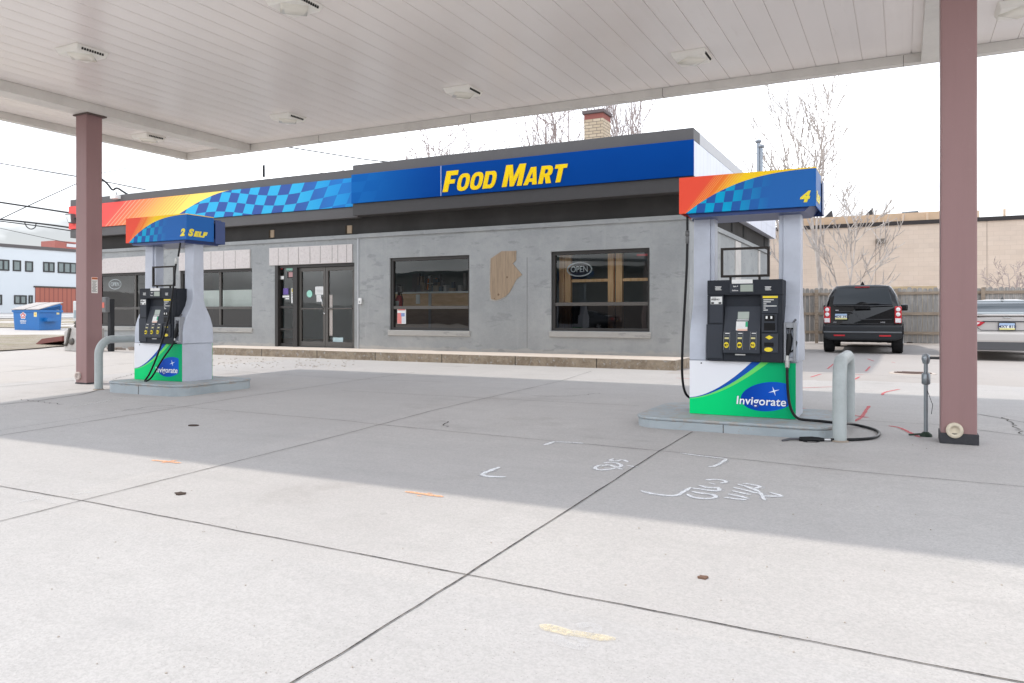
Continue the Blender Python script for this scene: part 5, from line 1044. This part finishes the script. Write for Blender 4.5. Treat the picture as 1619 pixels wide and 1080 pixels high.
# dumpster
q = gnd(62, 522.5); DB = flat((.006, .14, .42), .4, name='dumpster_blue', dirt=.25, sc=2)
t = thing('dumpster', 'blue dumpster with grey lids standing on gravel at far left', 'dumpster', q, R(27 - 14)); 
Dx, Dy = 1.52, 1.32
m = MB(); H0, H1 = 1.02, 1.28
m.add([(-Dx, 0, 0), (0, 0, 0), (0, Dy, 0), (-Dx, Dy, 0), (-Dx - .1, 0, H0), (.0, 0, H0), (.0, Dy + .1, H1), (-Dx - .1, Dy + .1, H1)], [(0, 1, 5, 4), (1, 2, 6, 5), (2, 3, 7, 6), (3, 0, 4, 7), (0, 3, 2, 1)]); m.build('bin', DB, t, .01)
m = MB(); m.box(-Dx - .13, .04, -.05, -.002, H0 - .10, H0); m.box(.002, .06, -.05, Dy + .1, H0 - .12, H0); m.build('rim', DB, t, .01)
m = MB(); m.box(.004, .26, .25, 1.0, .60, .64); m.box(.004, .26, .25, .30, .45, .60); m.box(.004, .26, .95, 1.0, .45, .60); m.box(.22, .26, .3, .95, .45, .60); m.build('fork_pocket', DB, t)
MLID = flat((.42, .38, .36), .7, dirt=.3, sc=4)
for x0, x1, lz in ((-Dx - .12, -.84, .0), (-.74, .06, .0)):
    m = MB(); m.add([(x0, -.08, H0 + .02), (x1, -.08, H0 + .02), (x1, .8, H0 + .24), (x1, Dy + .1, H1 + .12), (x0, Dy + .1, H1 + .12), (x0, .8, H0 + .24)] + [(x0, -.08, H0 + .05), (x1, -.08, H0 + .05), (x1, .8, H0 + .28), (x1, Dy + .1, H1 + .15), (x0, Dy + .1, H1 + .15), (x0, .8, H0 + .28)], [(6, 7, 8, 11), (11, 8, 9, 10), (0, 1, 7, 6), (1, 2, 8, 7), (2, 3, 9, 8), (3, 4, 10, 9), (4, 5, 11, 10), (5, 0, 6, 11), (0, 5, 2, 1), (5, 4, 3, 2)]); m.build('lid', MLID, t)
m = MB(); m.add([(.0, 0, H0), (0, Dy, H0), (0, Dy, H1 + .12), (0, .8, H0 + .24)], [(0, 1, 2, 3)]); m.build('end_gusset', DB, t)
m = MB()
for k in range(5):
    a = R(90 + 72 * k); c_ = (-.98 + .115 * math.cos(a), .74 + .115 * math.sin(a)); m.cur = 0; m.prism([(c_[0] + .075 * math.cos(R(b_)), c_[1] + .075 * math.sin(R(b_))) for b_ in range(0, 360, 30)], -.012, -.004); m.cur = 1; m.prism([(c_[0] + .045 * math.cos(R(b_)), c_[1] + .045 * math.sin(R(b_))) for b_ in range(0, 360, 30)], -.016, -.0125)
m.cur = 1; m.prism([(-.98 + .09 * math.cos(R(b_)), .74 + .09 * math.sin(R(b_))) for b_ in range(0, 360, 30)], -.021, -.0165); m.cur = 0; m.prism([(-.98 + .05 * math.cos(R(b_)), .74 + .05 * math.sin(R(b_))) for b_ in range(0, 360, 30)], -.025, -.0215)
tx(m, 'REPUBLIC', -.98, -.006, .44, .095, .002, .004, 0, .85, 'CENTER'); tx(m, 'SERVICES', -.98, -.006, .34, .085, .002, .002, 0, .9, 'CENTER'); m.build('emblem', [flat((.75, .75, .75), .5), flat((.6, .12, .12), .5)], t)
m = MB(); m.box(-.32, -.14, -.01, -.003, .68, .92); m.box(.003, .01, 1.05, 1.22, .80, 1.03); m.cur = 1; m.box(-.28, -.18, -.014, -.0105, .76, .84); m.build('sticker', [flat((.8, .7, .35), .6), flat((.8, .45, .05), .5)], t)
q = gnd(13, 497.5); t = thing('channelizer_post', 'orange and white striped channelizer post at the far left road edge', 'channelizer', q); zt = onv(13, 479, q.y).z - q.z; m = MB(); m.lathe((0, 0, 0), [(.5, 0), (.5, .08), (.28, .1), (.22, zt * .5), (.16, zt)], 12); M_ = Mat('cone_stripes'); x, y, z = M_.co(); M_.col(M_.mix((z * (2.6 / zt)).fr().gt(.55), (.75, .13, .05), (.8, .8, .8))); m.build('post_body', M_, t)
q = gnd(-6, 499); t = thing('guard_rail', 'low grey rail at the far left edge in front of the white building', 'rail', (0, 0, 0)); m = MB(); p0 = gnd(-30, 499.5); p1 = gnd(12, 498.5)
for k in (.35, .8, 1.2): m.tube([(p0.x, p0.y, p0.z + k), (p1.x, p1.y, p1.z + k)], .07, 6)
for k in range(5): q = p0.lerp(p1, k / 4); m.box(q.x - .06, q.x + .06, q.y - .06, q.y + .06, q.z, q.z + 1.25)
m.build('rails', flat((.5, .52, .55), .5), t)
# machine by the left column, ramp, card reader post
q = gnd(101, 555); t = thing('utility_pedestal', 'worn white steel utility pedestal with gauges behind the left column', 'utility box', q); s = .62
m = MB(); m.prism([(0, 0), (.95, 0), (.95, s * .98), (.42, s), (.3, s * 1.08), (.0, s * .82)], 0, .5); m.build('plinth', flat((.50, .47, .44), .8, dirt=.5, sc=6), t, .02)
m = MB(); m.lathe((.36, -.02, .26), [(.09, .02), (.09, -.03), (.06, -.05), (.01, -.04)], 14, 'y'); m.lathe((.12, -.02, .17), [(.04, .02), (.04, -.03), (.01, -.04)], 10, 'y')
for k in range(9): m.lathe((.16 + .015 * k, -.02, .22 + k * .045), [(.04, .02), (.045, -.02), (.02, -.03)], 8, 'y')
m.lathe((.42, .1, s), [(.05, 0), (.09, .05), (.05, .1), (.10, .12), (.03, .2)], 10); m.build('gauge', flat((.12, .11, .10), .5, .6, dirt=.5), t)
q = gnd(117, 545); t = thing('meter_box', 'white meter box on a stand partly hidden by the left column', 'meter box', q); z0 = onv(117, 508, q.y).z - q.z; z1 = onv(117, 476, q.y).z - q.z
m = MB(); m.box(-.06, .6, 0, .25, z0, z1); m.build('box', flat((.65, .67, .66), .5, dirt=.3), t, .02); m = MB(); m.box(.1, .18, .1, .18, -.05, z0 - .12); m.box(-.02, .2, .05, .2, z0 - .12, z0 - .002); m.build('stand', MBLK, t); m = MB(); m.box(.0, .1, -.012, -.002, z0 + .1, z0 + .35); m.build('meter_face', flat((.3, .38, .42), .3), t)
a = gnd(57, 545.5); b = gnd(101, 548); t = thing('ramp', 'dark red sloping steel ramp lying by the utility pedestal', 'ramp', a); d_ = b - a; L = d_.length; t.rotation_euler = (0, 0, math.atan2(d_.y, d_.x)); m = MB(); m.prism([(0, .0), (L * .28, .20), (L, .30), (L, .16), (L * .45, .08)], -.05, .7); m.build('deck', flat((.20, .055, .045), .7, dirt=.5, sc=3), t)
q = gnd(172, 556); t = thing('card_reader_post', 'black post with a grey box head behind the left bollard', 'post', q); z1 = onv(172, 470, q.y).z - q.z; z0 = onv(172, 494, q.y).z - q.z
m = MB(); m.box(-.05, .07, 0, .12, -.1, z1 - .05); m.build('post', MBLK, t, .01); m = MB(); m.box(-.16, .06, -.14, -.005, z0, z1); m.build('head_box', flat((.14, .14, .14), .5, dirt=.5, sc=20), t, .015); m = MB(); m.box(-.07, .02, -.15, -.141, z0 + .12, z0 + .26); m.build('red_label', flat((.6, .12, .08), .5), t)
# clutter stones at the store base, left
m = MB()
for k in range(46):
    x = random.uniform(160, 330); q = onv(x, 0, random.uniform(13.7, 14.3)); r = random.uniform(.02, .09); z = G(q.x, q.y)
    m.prism([(q.x + r * random.uniform(.6, 1.4) * math.cos(a), q.y + r * random.uniform(.6, 1.4) * math.sin(a)) for a in (0, 1.1, 2.4, 3.6, 5)], z - .01, z + r * .9, 'z')
tag(m.build('rubble', flat((.34, .28, .24), .95, dirt=.5)), 'stones and broken mortar along the shop base at left', 'rubble', kind='stuff')

# ---------------------------------------------------------------- overhead wires
def wire(pts, r, lab, d=45.0):
    P = []
    for x, y in pts:
        X = (x - CX) / F; P.append(Vector((d * (CS * X - SN), d * (SN * X + CS), CH + (HY - y) * d / F)))
    a, b = P[0], P[-1]; P = smooth(P, 2); m = MB(); m.tube(P, r * 1.5, 5); tag(m.build('overhead_wire', MBLK, label=lab), cat='wire', group='overhead wires')
wire([(-40, 251), (60, 269), (140, 282), (230, 300)], .02, 'thin wire highest on the left, running past the left column toward the fascia')
wire([(-40, 366), (60, 318), (118, 292), (150, 276)], .018, 'thin wire rising to the right behind the left column')
wire([(-40, 314), (60, 329), (118, 338), (150, 342)], .035, 'thick wire crossing above the white building, upper of the thick pair')
wire([(-40, 343), (60, 353), (118, 361), (150, 365)], .035, 'thick wire just above the white building')
wire([(-40, 345), (60, 357), (118, 366), (150, 370)], .022, 'thin wire just under the thick one above the white building')
wire([(-40, 352), (60, 374), (118, 386)], .010, 'faint lowest wire above the white building')
wire([(39, 352), (42, 359), (49, 363), (56, 360), (57, 354)], .02, 'small loop of cable hanging from the thick wire')
wire([(150, 276), (300, 246), (325, 250), (480, 269), (560, 281)], .014, 'wire passing left of and above the checkered band, lower of the two', 60)
wire([(360, 241), (440, 254), (560, 272)], .014, 'wire above the checkered band, upper of the two', 60)
wire([(420, 227), (520, 243), (588, 254), (640, 258)], .016, 'wire ending on the shop roof left of the lettering', 30)
wire([(150, 276), (165, 286), (172, 293), (178, 302), (184, 296), (196, 304), (204, 309)], .02, 'kinked service cable dropping to the left fascia', 24)
wire([(417, 262), (417.2, 280)], .03, 'thin vertical rod standing on the roof above the checkered band', 26)

# ---------------------------------------------------------------- street behind the viewer (only mirrored in the glass)
t = thing('street_building', 'long low dark building across the street, mirrored in the shop glass', 'building', (0, 0, 0)); m = MB(); m.box(-45, 10, -40, -30, -.1, 4.6); m.build('wall', flat((.20, .18, .17), .8, dirt=.3, sc=.5), t); m = MB(); m.box(-45.2, 10.2, -40.2, -29.8, 4.602, 5.0); m.build('parapet', flat((.1, .1, .1), .8), t)
m = MB(); m.box(-60, -8, -29, -17, -.095, -.075); struct(m.build('street', flat((.06, .06, .06), .9)))
for u, lab in ((-14, 'utility pole across the street nearest the centre'), (-26, 'utility pole across the street in the middle'), (-5, 'utility pole across the street farthest right')):
    t = thing('utility_pole', lab, 'utility pole', (u, -16, -.1), group='poles across the street'); m = MB(); m.tube([(0, 0, 0), (.15, 0, 10)], [.16, .1], 10); m.build('pole', BKR, t); m = MB(); m.box(-1.1, 1.2, -.06, .06, 9.0, 9.15); m.build('crossarm', BKR, t)
sedan('white sedan parked across the street, mirrored in the shop glass', (-9, -19, -.09), R(90), (.6, .6, .6), 'sedan')
sedan('dark sedan parked across the street, mirrored in the shop glass', (-17, -19.5, -.09), R(88), (.03, .035, .045), 'sedan')
